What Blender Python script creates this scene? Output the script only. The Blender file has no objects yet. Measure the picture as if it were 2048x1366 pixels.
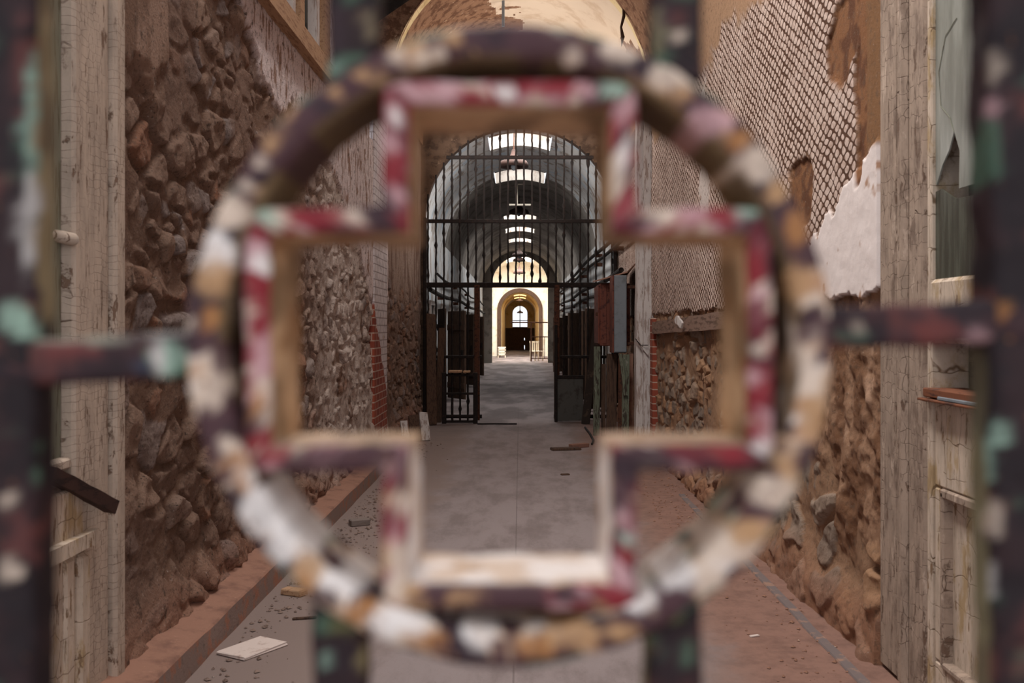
import bpy, math, random
import numpy as np
from mathutils import Vector, Matrix

random.seed(7)
S = bpy.context.scene
COL = S.collection
PI = math.pi

# ------------------------------------------------------------------ camera
F = 2000.0                     # focal length in pixels of the 2048x1366 frame
VX, VY = 1040.0, 656.0         # where the corridor's lines meet
EYE = 1.5
cam_d = bpy.data.cameras.new('camera')
cam = bpy.data.objects.new('camera', cam_d)
COL.objects.link(cam)
cam.location = (0, 0, EYE)
cam.rotation_euler = (PI / 2, 0, 0)
cam_d.sensor_width = 36.0
cam_d.lens = F / 2048 * 36.0
cam_d.shift_x = -(VX - 1024) / 2048
cam_d.shift_y = (VY - 683) / 2048
cam_d.clip_start = 0.02
cam_d.clip_end = 300
cam_d.dof.use_dof = True
cam_d.dof.focus_distance = 9.0
cam_d.dof.aperture_fstop = 5.2
S.camera = cam

# ------------------------------------------------------------------ world, light, exposure
W = bpy.data.worlds.new('world')
S.world = W
W.use_nodes = True
bg = W.node_tree.nodes['Background']
bg.inputs[0].default_value = (0.93, 0.95, 1.0, 1)
bg.inputs[1].default_value = 1.3
S.view_settings.view_transform = 'Standard'
S.view_settings.look = 'None'
S.view_settings.gamma = 1
S.view_settings.use_curve_mapping = False
S.view_settings.exposure = 0.0
S.cycles.use_denoising = True
S.cycles.max_bounces = 10
S.cycles.diffuse_bounces = 6


def area(name, loc, sx, sy, power, col=(1, 1, 1), rot=(0, 0, 0)):
    l = bpy.data.lights.new(name, 'AREA')
    l.shape = 'RECTANGLE'
    l.size, l.size_y, l.energy, l.color = sx, sy, power, col
    o = bpy.data.objects.new(name, l)
    o.location, o.rotation_euler = loc, rot
    COL.objects.link(o)
    return o


# daylight falling through the roof openings
area('daylight_cellblock', (-.75, 5.0, 7.4), 1.3, 8.0, 620, (1.0, 0.95, 0.9), (0, -.25, 0))
# added lamps in added side openings, tilted up to brighten the vestibule vault
area('vault_fill_lamp', (-1.98, 14.25, 4.0), .5, 2.4, 190, (1.0, 0.95, 0.9), (0, -PI / 2 - .8, 0))
area('vault_fill_lamp', (1.98, 14.25, 4.0), .5, 2.4, 150, (1.0, 0.95, 0.9), (0, PI / 2 + .8, 0))
for yy, pw in ((17.6, 110), (21.5, 60), (29.7, 90), (33.4, 90), (37.5, 90)):
    area('daylight_hall', (0, yy, 5.12), 0.95, 1.25, pw, (1.0, 0.98, 0.95))
area('daylight_rotunda', (0, 47.5, 5.25), 1.3, 6.6, 900, (1.0, 0.98, 0.94))
for yy in (57, 62):
    area('daylight_passage', (0, yy, 3.75), 0.65, 1.9, 45, (1.0, 0.85, 0.6))

# ------------------------------------------------------------------ numpy noise


def _h(ix, iy, iz, seed):
    M = np.uint64(0xFFFFFFFF)
    a = (ix.astype(np.int64) & 0xFFFFFFFF).astype(np.uint64)
    b = (iy.astype(np.int64) & 0xFFFFFFFF).astype(np.uint64)
    c = (iz.astype(np.int64) & 0xFFFFFFFF).astype(np.uint64)
    h = (a * np.uint64(374761393) + b * np.uint64(668265263) + c * np.uint64(2246822519) + np.uint64(seed * 3266489917 & 0xFFFFFFFF)) & M
    h = ((h ^ (h >> np.uint64(13))) * np.uint64(1274126177)) & M
    h = ((h ^ (h >> np.uint64(16))) * np.uint64(2654435761)) & M
    h = h ^ (h >> np.uint64(15))
    return h.astype(np.float64) / 4294967295.0


def vnoise(x, y, z=None, seed=0):
    x = np.asarray(x, float); y = np.asarray(y, float)
    z = np.zeros_like(x) if z is None else np.asarray(z, float)
    ix, iy, iz = np.floor(x), np.floor(y), np.floor(z)
    fx, fy, fz = x - ix, y - iy, z - iz
    fx, fy, fz = [t * t * (3 - 2 * t) for t in (fx, fy, fz)]
    r = 0
    for dx in (0, 1):
        for dy in (0, 1):
            for dz in (0, 1):
                w = (fx if dx else 1 - fx) * (fy if dy else 1 - fy) * (fz if dz else 1 - fz)
                r = r + w * _h(ix + dx, iy + dy, iz + dz, seed)
    return r


def fbm(x, y, z=None, oct=4, seed=0):
    z = np.zeros_like(np.asarray(x, float)) if z is None else z
    r, a, t = 0, 1.0, 0
    for k in range(oct):
        r = r + a * vnoise(x * 2 ** k, y * 2 ** k, z * 2 ** k, seed + k * 17)
        t += a
        a *= 0.5
    return r / t


def voro(u, v, seed=0, jit=0.9):
    iu, iv = np.floor(u), np.floor(v)
    f1 = np.full(u.shape, 9.0); f2 = np.full(u.shape, 9.0)
    idn = np.zeros(u.shape); px = np.zeros(u.shape); py = np.zeros(u.shape)
    for a in range(-1, 2):
        for b in range(-1, 2):
            cu, cv = iu + a, iv + b
            k = np.zeros_like(cu)
            su = cu + 0.5 + (_h(cu, cv, k, seed) - .5) * jit
            sv = cv + 0.5 + (_h(cu, cv, k + 1, seed) - .5) * jit
            d = np.hypot(u - su, v - sv)
            near = d < f1
            f2 = np.where(near, f1, np.minimum(f2, d))
            idn = np.where(near, _h(cu, cv, k + 2, seed), idn)
            px = np.where(near, u - su, px); py = np.where(near, v - sv, py)
            f1 = np.where(near, d, f1)
    return f1, f2, idn, px, py


def ss(a, b, x):
    t = np.clip((x - a) / (b - a), 0, 1)
    return t * t * (3 - 2 * t)


def lerp(a, b, t):
    return a + (b - a) * t


def srgb(r, g, b):
    f = lambda c: c / 12.92 if c <= 0.04045 else ((c + 0.055) / 1.055) ** 2.4
    return tuple(f(c / 255) for c in (r, g, b))


# ------------------------------------------------------------------ materials
def rgba(c):
    return (c[0], c[1], c[2], 1)


def new_mat(name):
    m = bpy.data.materials.new(name)
    m.use_nodes = True
    nt = m.node_tree
    b = nt.nodes['Principled BSDF']
    b.inputs['Specular IOR Level'].default_value = 0.25
    return m, nt, b


def N(nt, t, **kw):
    n = nt.nodes.new(t)
    for k, v in kw.items():
        setattr(n, k, v)
    return n


def noise(nt, vec, scale, detail=5, rough=0.6, dist=0.0):
    n = N(nt, 'ShaderNodeTexNoise')
    n.inputs['Scale'].default_value = scale
    n.inputs['Detail'].default_value = detail
    n.inputs['Roughness'].default_value = rough
    n.inputs['Distortion'].default_value = dist
    nt.links.new(vec, n.inputs['Vector'])
    return n.outputs['Fac']


def stretch(nt, vec, s, off=(0, 0, 0)):
    n = N(nt, 'ShaderNodeMapping')
    n.inputs['Scale'].default_value = s
    n.inputs['Location'].default_value = off
    nt.links.new(vec, n.inputs['Vector'])
    return n.outputs['Vector']


def ramp(nt, fac, lo, hi):
    n = N(nt, 'ShaderNodeMapRange', interpolation_type='SMOOTHSTEP')
    n.inputs['From Min'].default_value = lo
    n.inputs['From Max'].default_value = hi
    nt.links.new(fac, n.inputs['Value'])
    return n.outputs['Result']


def mixc(nt, fac, a, b):
    n = N(nt, 'ShaderNodeMix', data_type='RGBA')
    if isinstance(fac, float):
        n.inputs[0].default_value = fac
    else:
        nt.links.new(fac, n.inputs[0])
    for sock, v in ((n.inputs[6], a), (n.inputs[7], b)):
        if isinstance(v, tuple):
            sock.default_value = rgba(v)
        else:
            nt.links.new(v, sock)
    return n.outputs[2]


def math_n(nt, op, a, b=None):
    n = N(nt, 'ShaderNodeMath', operation=op)
    for i, v in enumerate((a, b)):
        if v is None:
            continue
        if isinstance(v, (int, float)):
            n.inputs[i].default_value = v
        else:
            nt.links.new(v, n.inputs[i])
    return n.outputs[0]


def bump(nt, b, height, strength=0.5, dist=0.01):
    n = N(nt, 'ShaderNodeBump')
    n.inputs['Strength'].default_value = strength
    n.inputs['Distance'].default_value = dist
    nt.links.new(height, n.inputs['Height'])
    nt.links.new(n.outputs['Normal'], b.inputs['Normal'])


def flaky(name, base, layers=(), rough=0.85, metal=0.0, bump_s=0.3, bump_d=0.004, bscale=60, coord='Object', vcol=None, bst=(1, 1, 1)):
    """base colour under noise-shaped patches of other colours; layers: (colour, scale, lo, hi[, stretch])"""
    m, nt, b = new_mat(name)
    tc = N(nt, 'ShaderNodeTexCoord')
    v = tc.outputs[coord]
    if vcol:
        a = N(nt, 'ShaderNodeVertexColor', layer_name=vcol)
        c = a.outputs['Color']
    else:
        c = base
    for i, l in enumerate(layers):
        st = l[4] if len(l) > 4 else (1, 1, 1)
        f = noise(nt, stretch(nt, v, st, (i * 3.7, i * 1.3, i * 5.1)), l[1], 6, 0.65)
        c = mixc(nt, ramp(nt, f, l[2], l[3]), c, l[0])
    if isinstance(c, tuple):
        b.inputs['Base Color'].default_value = rgba(c)
    else:
        nt.links.new(c, b.inputs['Base Color'])
    b.inputs['Roughness'].default_value = rough
    b.inputs['Metallic'].default_value = metal
    if bump_s:
        bump(nt, b, noise(nt, stretch(nt, v, bst), bscale, 6, 0.7), bump_s, bump_d)
    return m


def cracked(name, paint, wood, scale=(1, 14, 38), amount=0.06, extra=()):
    """alligatored paint: dark cracks across the grain, wood where it has fallen off"""
    m, nt, b = new_mat(name)
    tc = N(nt, 'ShaderNodeTexCoord')
    v = tc.outputs['Object']
    wob = N(nt, 'ShaderNodeTexNoise'); wob.inputs['Scale'].default_value = 9
    nt.links.new(v, wob.inputs['Vector'])
    add = N(nt, 'ShaderNodeVectorMath', operation='MULTIPLY_ADD')
    nt.links.new(wob.outputs['Color'], add.inputs[0])
    add.inputs[1].default_value = (0.05, 0.05, 0.05)
    nt.links.new(v, add.inputs[2])
    vo = N(nt, 'ShaderNodeTexVoronoi', feature='DISTANCE_TO_EDGE')
    vo.inputs['Scale'].default_value = 1
    vo.inputs['Randomness'].default_value = .42
    nt.links.new(stretch(nt, add.outputs[0], scale), vo.inputs['Vector'])
    crack = ramp(nt, vo.outputs['Distance'], 0.0, amount)
    big = noise(nt, v, 5, 4, 0.6)
    crack = math_n(nt, 'MAXIMUM', crack, ramp(nt, big, 0.40, 0.62))
    c = mixc(nt, ramp(nt, noise(nt, stretch(nt, v, (1, 2, .6)), 7, 6, .7), 0.35, 0.7), paint, tuple(x * 0.72 for x in paint))
    for e in extra:
        c = mixc(nt, ramp(nt, noise(nt, stretch(nt, v, (1, 2.2, .8), (3, 4, 5)), e[1], 7, .7), e[2], e[3]), c, e[0])
    peel = ramp(nt, noise(nt, stretch(nt, v, (1, 5, 1.2), (1, 2, 3)), 4.5, 8, .72), 0.585, 0.62)
    c = mixc(nt, peel, c, wood)
    c = mixc(nt, crack, tuple(x * 0.7 for x in wood), c)
    c = mixc(nt, ramp(nt, noise(nt, stretch(nt, v, (1, 9, .7), (2, 7, 1)), 9, 7, .75), .56, .68), c, tuple(x * .7 for x in wood))
    nt.links.new(c, b.inputs['Base Color'])
    b.inputs['Roughness'].default_value = 0.9
    h = math_n(nt, 'SUBTRACT', crack, peel)
    bump(nt, b, h, 0.6, 0.006)
    return m


# ------------------------------------------------------------------ mesh helpers
def link_mesh(name, verts, faces, mats, parent=None, smooth=True, midx=None, col=None, attrs=None):
    me = bpy.data.meshes.new(name)
    verts = np.asarray(verts, np.float32)
    if isinstance(faces, np.ndarray) and faces.ndim == 2:
        nf, k = faces.shape
        me.vertices.add(len(verts)); me.vertices.foreach_set('co', verts.ravel())
        me.loops.add(nf * k); me.loops.foreach_set('vertex_index', faces.astype(np.int32).ravel())
        me.polygons.add(nf)
        me.polygons.foreach_set('loop_start', np.arange(0, nf * k, k, dtype=np.int32))
        me.polygons.foreach_set('loop_total', np.full(nf, k, np.int32))
    else:
        me.from_pydata([tuple(map(float, v)) for v in verts], [], [tuple(int(i) for i in f) for f in faces])
    me.update(calc_edges=True)
    for m in (mats if isinstance(mats, (list, tuple)) else [mats]):
        me.materials.append(m)
    if midx is not None:
        me.polygons.foreach_set('material_index', np.asarray(midx, np.int32))
    if smooth:
        me.polygons.foreach_set('use_smooth', np.ones(len(me.polygons), bool))
    if col is not None:
        a = me.color_attributes.new('tint', 'FLOAT_COLOR', 'POINT')
        c = np.ones((len(verts), 4), np.float32); c[:, :3] = col
        a.data.foreach_set('color', c.ravel())
    for k, v in (attrs or {}).items():
        a = me.attributes.new(k, 'FLOAT', 'POINT')
        a.data.foreach_set('value', np.asarray(v, np.float32).ravel())
    me.validate()
    o = bpy.data.objects.new(name, me)
    COL.objects.link(o)
    if parent is not None:
        o.parent = parent
    return o


def tag(o, label=None, cat=None, group=None, kind=None):
    for k, v in (('label', label), ('category', cat), ('group', group), ('kind', kind)):
        if v:
            o[k] = v
    return o


def empty(name, loc=(0, 0, 0), rz=0.0):
    o = bpy.data.objects.new(name, None)
    o.empty_display_size = 0.05
    o.location = loc
    o.rotation_euler = (0, 0, rz)
    COL.objects.link(o)
    return o


class MB:
    """collects shapes into one mesh"""

    def __init__(s):
        s.v, s.f, s.m = [], [], []

    def add(s, v, f, m=0):
        o = len(s.v)
        s.v += [tuple(p) for p in v]
        s.f += [tuple(i + o for i in q) for q in f]
        s.m += [m] * len(f)
        return s

    def box(s, x0, x1, y0, y1, z0, z1, m=0, bev=0.0):
        """box with chamfered edges"""
        if bev <= 0:
            v = [(x, y, z) for x in (x0, x1) for y in (y0, y1) for z in (z0, z1)]
            f = [(0, 1, 3, 2), (4, 6, 7, 5), (0, 4, 5, 1), (2, 3, 7, 6), (0, 2, 6, 4), (1, 5, 7, 3)]
            return s.add(v, f, m)
        lo, hi = (x0, y0, z0), (x1, y1, z1)
        idx, v = {}, []
        for sx in (0, 1):
            for sy in (0, 1):
                for sz in (0, 1):
                    sg = (sx, sy, sz)
                    for ax in range(3):
                        p = []
                        for k in range(3):
                            e = hi[k] if sg[k] else lo[k]
                            if k != ax:
                                e += -bev if sg[k] else bev
                            p.append(e)
                        idx[(sg, ax)] = len(v); v.append(p)
        f = []
        for ax in range(3):
            o = [k for k in range(3) if k != ax]
            for sd in (0, 1):
                q = []
                for a, b_ in ((0, 0), (1, 0), (1, 1), (0, 1)):
                    sg = [0, 0, 0]; sg[ax] = sd; sg[o[0]] = a; sg[o[1]] = b_
                    q.append(idx[(tuple(sg), ax)])
                f.append(q)
            for a in (0, 1):
                for b_ in (0, 1):
                    s0 = [0, 0, 0]; s1 = [0, 0, 0]
                    s0[o[0]] = s1[o[0]] = a; s0[o[1]] = s1[o[1]] = b_; s1[ax] = 1
                    s0, s1 = tuple(s0), tuple(s1)
                    f.append([idx[(s0, o[0])], idx[(s1, o[0])], idx[(s1, o[1])], idx[(s0, o[1])]])
        for sx in (0, 1):
            for sy in (0, 1):
                for sz in (0, 1):
                    f.append([idx[((sx, sy, sz), k)] for k in range(3)])
        return s.add(v, f, m)

    def tube(s, pts, r, n=8, m=0, lump=0.0, cap=True, seed=1):
        P = [Vector(p) for p in pts]
        rr = r if isinstance(r, (list, tuple)) else [r] * len(P)
        rings = []
        ref = Vector((0, 0, 1))
        d0 = (P[1] - P[0]).normalized()
        if abs(d0.dot(ref)) > 0.9:
            ref = Vector((1, 0, 0))
        rnd = random.Random(seed)
        for i, p in enumerate(P):
            d = (P[min(i + 1, len(P) - 1)] - P[max(i - 1, 0)]).normalized()
            a = d.cross(ref).normalized(); b = d.cross(a).normalized()
            k = 1 + (rnd.uniform(-lump, lump) if lump else 0)
            rings.append([p + (a * math.cos(2 * PI * j / n + PI / n) + b * math.sin(2 * PI * j / n + PI / n)) * rr[i] * k for j in range(n)])
        v = [q for rg in rings for q in rg]
        f = [(i * n + j, i * n + (j + 1) % n, (i + 1) * n + (j + 1) % n, (i + 1) * n + j) for i in range(len(P) - 1) for j in range(n)]
        if cap:
            f.append(tuple(range(n)))
            f.append(tuple(reversed(range((len(P) - 1) * n, len(P) * n))))
        return s.add(v, f, m)

    def lathe(s, prof, c, n=20, m=0):
        v = [(c[0] + r * math.cos(2 * PI * j / n), c[1] + r * math.sin(2 * PI * j / n), c[2] + z) for r, z in prof for j in range(n)]
        f = [(i * n + j, i * n + (j + 1) % n, (i + 1) * n + (j + 1) % n, (i + 1) * n + j) for i in range(len(prof) - 1) for j in range(n)]
        return s.add(v, f, m)

    def build(s, name, mats, parent=None, smooth=False):
        return link_mesh(name, s.v, s.f, mats, parent, smooth, s.m)


def plank_mb(p0, p1, w, t, face=(0, -1, 0), seed=0, n=7, rough=0.12, mb=None):
    """a worn board from p0 to p1 whose broad face looks towards `face`; ends splintered, edges uneven"""
    rnd = random.Random(seed)
    mb = mb or MB()
    p0, p1, fc = Vector(p0), Vector(p1), Vector(face)
    d = (p1 - p0).normalized()
    side = d.cross(fc).normalized(); fc = side.cross(d).normalized()
    v, f = [], []
    for i in range(n):
        k = i / (n - 1)
        c = p0.lerp(p1, k)
        wl = w / 2 * (1 + rnd.uniform(-rough, rough * .3)); wr = w / 2 * (1 + rnd.uniform(-rough, rough * .3))
        e = d * (rnd.uniform(-.3, .3) * w if i in (0, n - 1) else 0)
        e2 = d * (rnd.uniform(-.3, .3) * w if i in (0, n - 1) else 0)
        for a, b_, ee in ((-wl, -.5, e), (wr, -.5, e2), (wr, .5, e2), (-wl, .5, e)):
            v.append(c + side * a + fc * (t * b_) + ee * 0.3)
    for i in range(n - 1):
        o = i * 4
        f += [(o + j, o + (j + 1) % 4, o + 4 + (j + 1) % 4, o + 4 + j) for j in range(4)]
    f += [(3, 2, 1, 0), tuple(len(v) - 4 + j for j in range(4))]
    return mb.add(v, f)


def grid_faces(n, m, keep=None):
    i, j = np.meshgrid(np.arange(n - 1), np.arange(m - 1), indexing='ij')
    a = i * m + j
    f = np.stack([a, a + m, a + m + 1, a + 1], -1)
    return f[keep] if keep is not None else f.reshape(-1, 4)


# ------------------------------------------------------------------ palette and shared materials
M = {}
M['stone'] = flaky('rubble_stone', (.3, .2, .15), [((.10, .06, .042), 20, .52, .72), ((.07, .045, .035), 75, .56, .68), ((.50, .41, .36), 50, .61, .75)], 0.95, 0, 1.0, 0.02, 48, vcol='tint')
M['dust_red'] = flaky('red_dust', srgb(150, 112, 95), [(srgb(120, 88, 76), 6, .45, .7), (srgb(170, 130, 112), 40, .6, .75)], 0.98, 0, 0.5, 0.006, 90)
M['kerb'] = flaky('kerb_cement', srgb(138, 118, 110), [(srgb(160, 112, 92), 9, .48, .62), (srgb(105, 90, 84), 22, .58, .72)], 0.95, 0, 0.5, 0.006, 70)
M['dark_iron'] = flaky('dark_iron', srgb(34, 27, 25), [(srgb(58, 42, 36), 30, .54, .66), (srgb(22, 18, 18), 12, .55, .7)], 0.75, 0.2, 0.5, 0.004, 80)
M['rust_iron'] = flaky('rusty_iron', srgb(88, 56, 42), [(srgb(54, 38, 34), 22, .5, .6), (srgb(120, 84, 62), 40, .62, .7)], 0.85, 0.1, 0.5, 0.004, 80)
M['red_paint'] = flaky('red_brown_box_paint', srgb(112, 64, 52), [(srgb(70, 40, 36), 14, .5, .62), (srgb(150, 118, 104), 26, .66, .72)], 0.7, 0, 0.35, 0.003, 70)
M['grey_paint'] = flaky('blue_grey_box_paint', srgb(122, 128, 134), [(srgb(104, 108, 112), 9, .5, .7), (srgb(150, 152, 152), 60, .66, .74)], 0.6, 0, 0.15, 0.002, 90)
M['wood_dark'] = flaky('dark_wood', srgb(84, 64, 52), [(srgb(56, 42, 36), 10, .45, .65, (6, 6, .6)), (srgb(112, 88, 72), 20, .62, .72, (4, 4, .5))], 0.9, 0, 0.5, 0.004, 30, bst=(4, 4, .6))
M['wood_pale'] = flaky('pale_wood', srgb(172, 138, 108), [(srgb(138, 104, 80), 10, .48, .66, (5, .7, 5)), (srgb(120, 84, 62), 24, .64, .72)], 0.9, 0, 0.4, 0.004, 30)
M['wood_white'] = flaky('whitewashed_wood', srgb(190, 182, 178), [(srgb(150, 134, 126), 8, .5, .6, (4, 4, .6)), (srgb(96, 78, 68), 14, .62, .68, (4, 4, .7))], 0.9, 0, 0.5, 0.004, 40)
M['wood_green'] = flaky('green_flaking_wood', srgb(104, 108, 92), [(srgb(66, 58, 50), 9, .5, .58, (4, 4, .6)), (srgb(168, 164, 154), 20, .62, .67, (3, 3, .6))], 0.9, 0, 0.5, 0.004, 40)
M['hall_wall'] = flaky('pale_hall_plaster', srgb(206, 206, 206), [(srgb(150, 138, 128), 2.6, .52, .6, (1, 1, .5)), (srgb(118, 92, 76), 5, .62, .68, (1, 1, .5)), (srgb(188, 202, 214), 3.3, .55, .62, (1, 1, .4))], 0.92, 0, 0.4, 0.01, 30)
M['hall_vault'] = flaky('grey_vault_plaster', srgb(134, 128, 122), [(srgb(104, 96, 90), 2.0, .48, .62), (srgb(104, 80, 66), 4.5, .62, .68)], 0.92, 0, 0.4, 0.01, 20)
M['warm_plaster'] = flaky('warm_plaster', srgb(220, 196, 150), [(srgb(190, 160, 110), 2.5, .5, .66)], 0.9, 0, 0.3, 0.006, 30)
M['cream'] = flaky('cream_plaster', srgb(226, 218, 204), [(srgb(206, 190, 166), 3, .5, .66)], 0.9, 0, 0.3, 0.006, 30)
M['vest'] = flaky('beige_plaster', srgb(218, 196, 172), [(srgb(202, 176, 150), 2.2, .5, .66)], 0.9, 0, 0.2, 0.005, 24)
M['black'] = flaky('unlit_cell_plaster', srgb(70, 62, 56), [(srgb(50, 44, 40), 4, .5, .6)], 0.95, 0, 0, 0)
M['bare_rubble'] = flaky('bare_rubble_vault', srgb(150, 112, 86), [(srgb(108, 74, 54), 7, .46, .6), (srgb(190, 158, 130), 11, .62, .68)], 0.95, 0, 0.9, 0.03, 16)
M['grime'] = flaky('grimy_brown_plaster', srgb(96, 76, 62), [(srgb(70, 54, 44), 5, .45, .6), (srgb(128, 106, 88), 8, .62, .7)], 0.95, 0, 0.7, 0.02, 16)
M['lamp'] = flaky('dull_brown_enamel', srgb(74, 54, 48), [(srgb(50, 38, 34), 12, .5, .62)], .8, 0, .2, .003, 60)
M['wood_tar'] = flaky('dark_stained_wood', srgb(66, 46, 40), [(srgb(44, 32, 30), 12, .5, .62, (3, .6, 3))], .85, 0, .3, .003, 50)
M['white_plastic'] = flaky('white_chair_paint', srgb(226, 216, 200), [(srgb(200, 186, 164), 12, .55, .7)], 0.6, 0, 0)
M['tile'] = flaky('dusty_white_tile', srgb(206, 190, 182), [(srgb(176, 154, 144), 20, .55, .7), (srgb(150, 122, 110), 60, .66, .74)], 0.7, 0, 0.3, 0.002, 120)
M['casing'] = cracked('cracked_cream_casing', srgb(192, 174, 158), srgb(124, 100, 84), (1, 17, 34), .03)
M['casing_grey'] = cracked('grimy_white_casing', srgb(170, 150, 134), srgb(112, 90, 76), (1, 26, 17), 0.03, [(srgb(122, 104, 92), 5, .48, .66), (srgb(186, 166, 150), 7, .58, .66)])
M['door_paint'] = cracked('peeling_door_paint', srgb(204, 186, 168), srgb(138, 112, 88), (1, 9, 8), 0.02, [(srgb(170, 146, 112), 4, .5, .64)])
M['sage'] = flaky('sage_door_edge', srgb(128, 128, 112), [(srgb(98, 92, 76), 10, .5, .62, (4, 4, .5))], 0.9, 0, 0.3, 0.003, 50)
M['brown_ledge'] = flaky('bare_brown_ledge', srgb(118, 72, 50), [(srgb(72, 46, 38), 14, .5, .62, (3, .6, 3))], 0.8, 0, 0.3, 0.003, 60)

# dusty concrete floor
m, nt, b = new_mat('dusty_concrete')
tc = N(nt, 'ShaderNodeTexCoord'); v = tc.outputs['Object']
sep = N(nt, 'ShaderNodeSeparateXYZ'); nt.links.new(v, sep.inputs[0])
wob = noise(nt, v, 1.4, 6, .7)
ax = math_n(nt, 'ADD', math_n(nt, 'ABSOLUTE', math_n(nt, 'ADD', sep.outputs[0], -0.02)), math_n(nt, 'MULTIPLY', math_n(nt, 'SUBTRACT', wob, .5), .9))
grey = mixc(nt, ramp(nt, noise(nt, stretch(nt, v, (1, .35, 1)), 3, 6, .7), .4, .66), srgb(140, 128, 127), srgb(120, 108, 106))
grey = mixc(nt, ramp(nt, noise(nt, v, 85, 3, .7), .62, .74), grey, srgb(98, 86, 82))
dust = mixc(nt, ramp(nt, noise(nt, v, 7, 7, .75), .40, .68), srgb(136, 104, 92), srgb(116, 88, 78))
side = ramp(nt, sep.outputs[0], 0.55, 1.15)
side2 = mixc(nt, side, srgb(128, 112, 106), dust)
c = mixc(nt, ramp(nt, ax, .55, .95), grey, side2)
seam = math_n(nt, 'LESS_THAN', math_n(nt, 'ABSOLUTE', math_n(nt, 'ADD', sep.outputs[0], 0.028)), 0.004)
c = mixc(nt, math_n(nt, 'MULTIPLY', seam, .5), c, srgb(88, 78, 76))
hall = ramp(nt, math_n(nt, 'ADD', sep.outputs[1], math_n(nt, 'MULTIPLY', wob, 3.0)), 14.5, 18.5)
dim_floor = mixc(nt, ramp(nt, noise(nt, stretch(nt, v, (.6, .22, 1)), 2.2, 5, .6), .42, .62), srgb(84, 76, 76), srgb(128, 118, 118))  # the hall's dimness is put into the floor colour past the grille
c = mixc(nt, math_n(nt, 'MULTIPLY', hall, .8), c, dim_floor)
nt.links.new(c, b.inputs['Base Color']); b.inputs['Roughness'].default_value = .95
bump(nt, b, noise(nt, v, 55, 7, .75), .3, .005)
M['floor'] = m

# right wall: expanded-metal lath showing through
m, nt, b = new_mat('lath_and_plaster')
tc = N(nt, 'ShaderNodeTexCoord'); v = tc.outputs['Object']
wn = N(nt, 'ShaderNodeTexNoise'); wn.inputs['Scale'].default_value = 5; wn.inputs['Detail'].default_value = 4
nt.links.new(v, wn.inputs['Vector'])
wv = N(nt, 'ShaderNodeVectorMath', operation='MULTIPLY_ADD')
nt.links.new(wn.outputs['Color'], wv.inputs[0]); wv.inputs[1].default_value = (.05, .10, .05); nt.links.new(v, wv.inputs[2])
sp = N(nt, 'ShaderNodeSeparateXYZ'); nt.links.new(wv.outputs[0], sp.inputs[0])
uu = math_n(nt, 'DIVIDE', sp.outputs[1], 0.105); vv = math_n(nt, 'DIVIDE', sp.outputs[2], 0.066)
s1 = math_n(nt, 'ABSOLUTE', math_n(nt, 'SINE', math_n(nt, 'MULTIPLY', math_n(nt, 'ADD', uu, vv), PI)))
s2 = math_n(nt, 'ABSOLUTE', math_n(nt, 'SINE', math_n(nt, 'MULTIPLY', math_n(nt, 'SUBTRACT', uu, vv), PI)))
dia = math_n(nt, 'MULTIPLY', s1, s2)
patch = noise(nt, v, 3.2, 6, .7)
dia2 = math_n(nt, 'ADD', dia, math_n(nt, 'MULTIPLY', math_n(nt, 'SUBTRACT', patch, .5), -1.1))
dm = ramp(nt, dia2, .18, .42)
light = mixc(nt, ramp(nt, noise(nt, v, 30, 5, .7), .4, .7), srgb(224, 202, 190), srgb(182, 152, 136))
lath = mixc(nt, dm, srgb(92, 62, 46), light)
va = N(nt, 'ShaderNodeVertexColor', layer_name='tint')
vc = mixc(nt, ramp(nt, noise(nt, v, 26, 6, .7), .50, .68), va.outputs['Color'], (.14, .085, .055))
vc = mixc(nt, ramp(nt, noise(nt, v, 80, 5, .7), .60, .74), vc, (.5, .42, .36))
vc = mixc(nt, .7, va.outputs['Color'], vc)
sa0 = N(nt, 'ShaderNodeAttribute', attribute_name='smooth')
vc = mixc(nt, sa0.outputs['Fac'], vc, va.outputs['Color'])
la = N(nt, 'ShaderNodeAttribute', attribute_name='lath')
c = mixc(nt, la.outputs['Fac'], vc, lath)
nt.links.new(c, b.inputs['Base Color']); b.inputs['Roughness'].default_value = .95
h = math_n(nt, 'ADD', math_n(nt, 'MULTIPLY', math_n(nt, 'MULTIPLY', dm, la.outputs['Fac']), .7), math_n(nt, 'MULTIPLY', noise(nt, v, 48, 7, .78), 1.5))
sa = N(nt, 'ShaderNodeAttribute', attribute_name='smooth')
h = math_n(nt, 'MULTIPLY', h, math_n(nt, 'SUBTRACT', 1.0, math_n(nt, 'MULTIPLY', sa.outputs['Fac'], .85)))
bump(nt, b, h, .7, .012)
M['lath_wall'] = m

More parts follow.
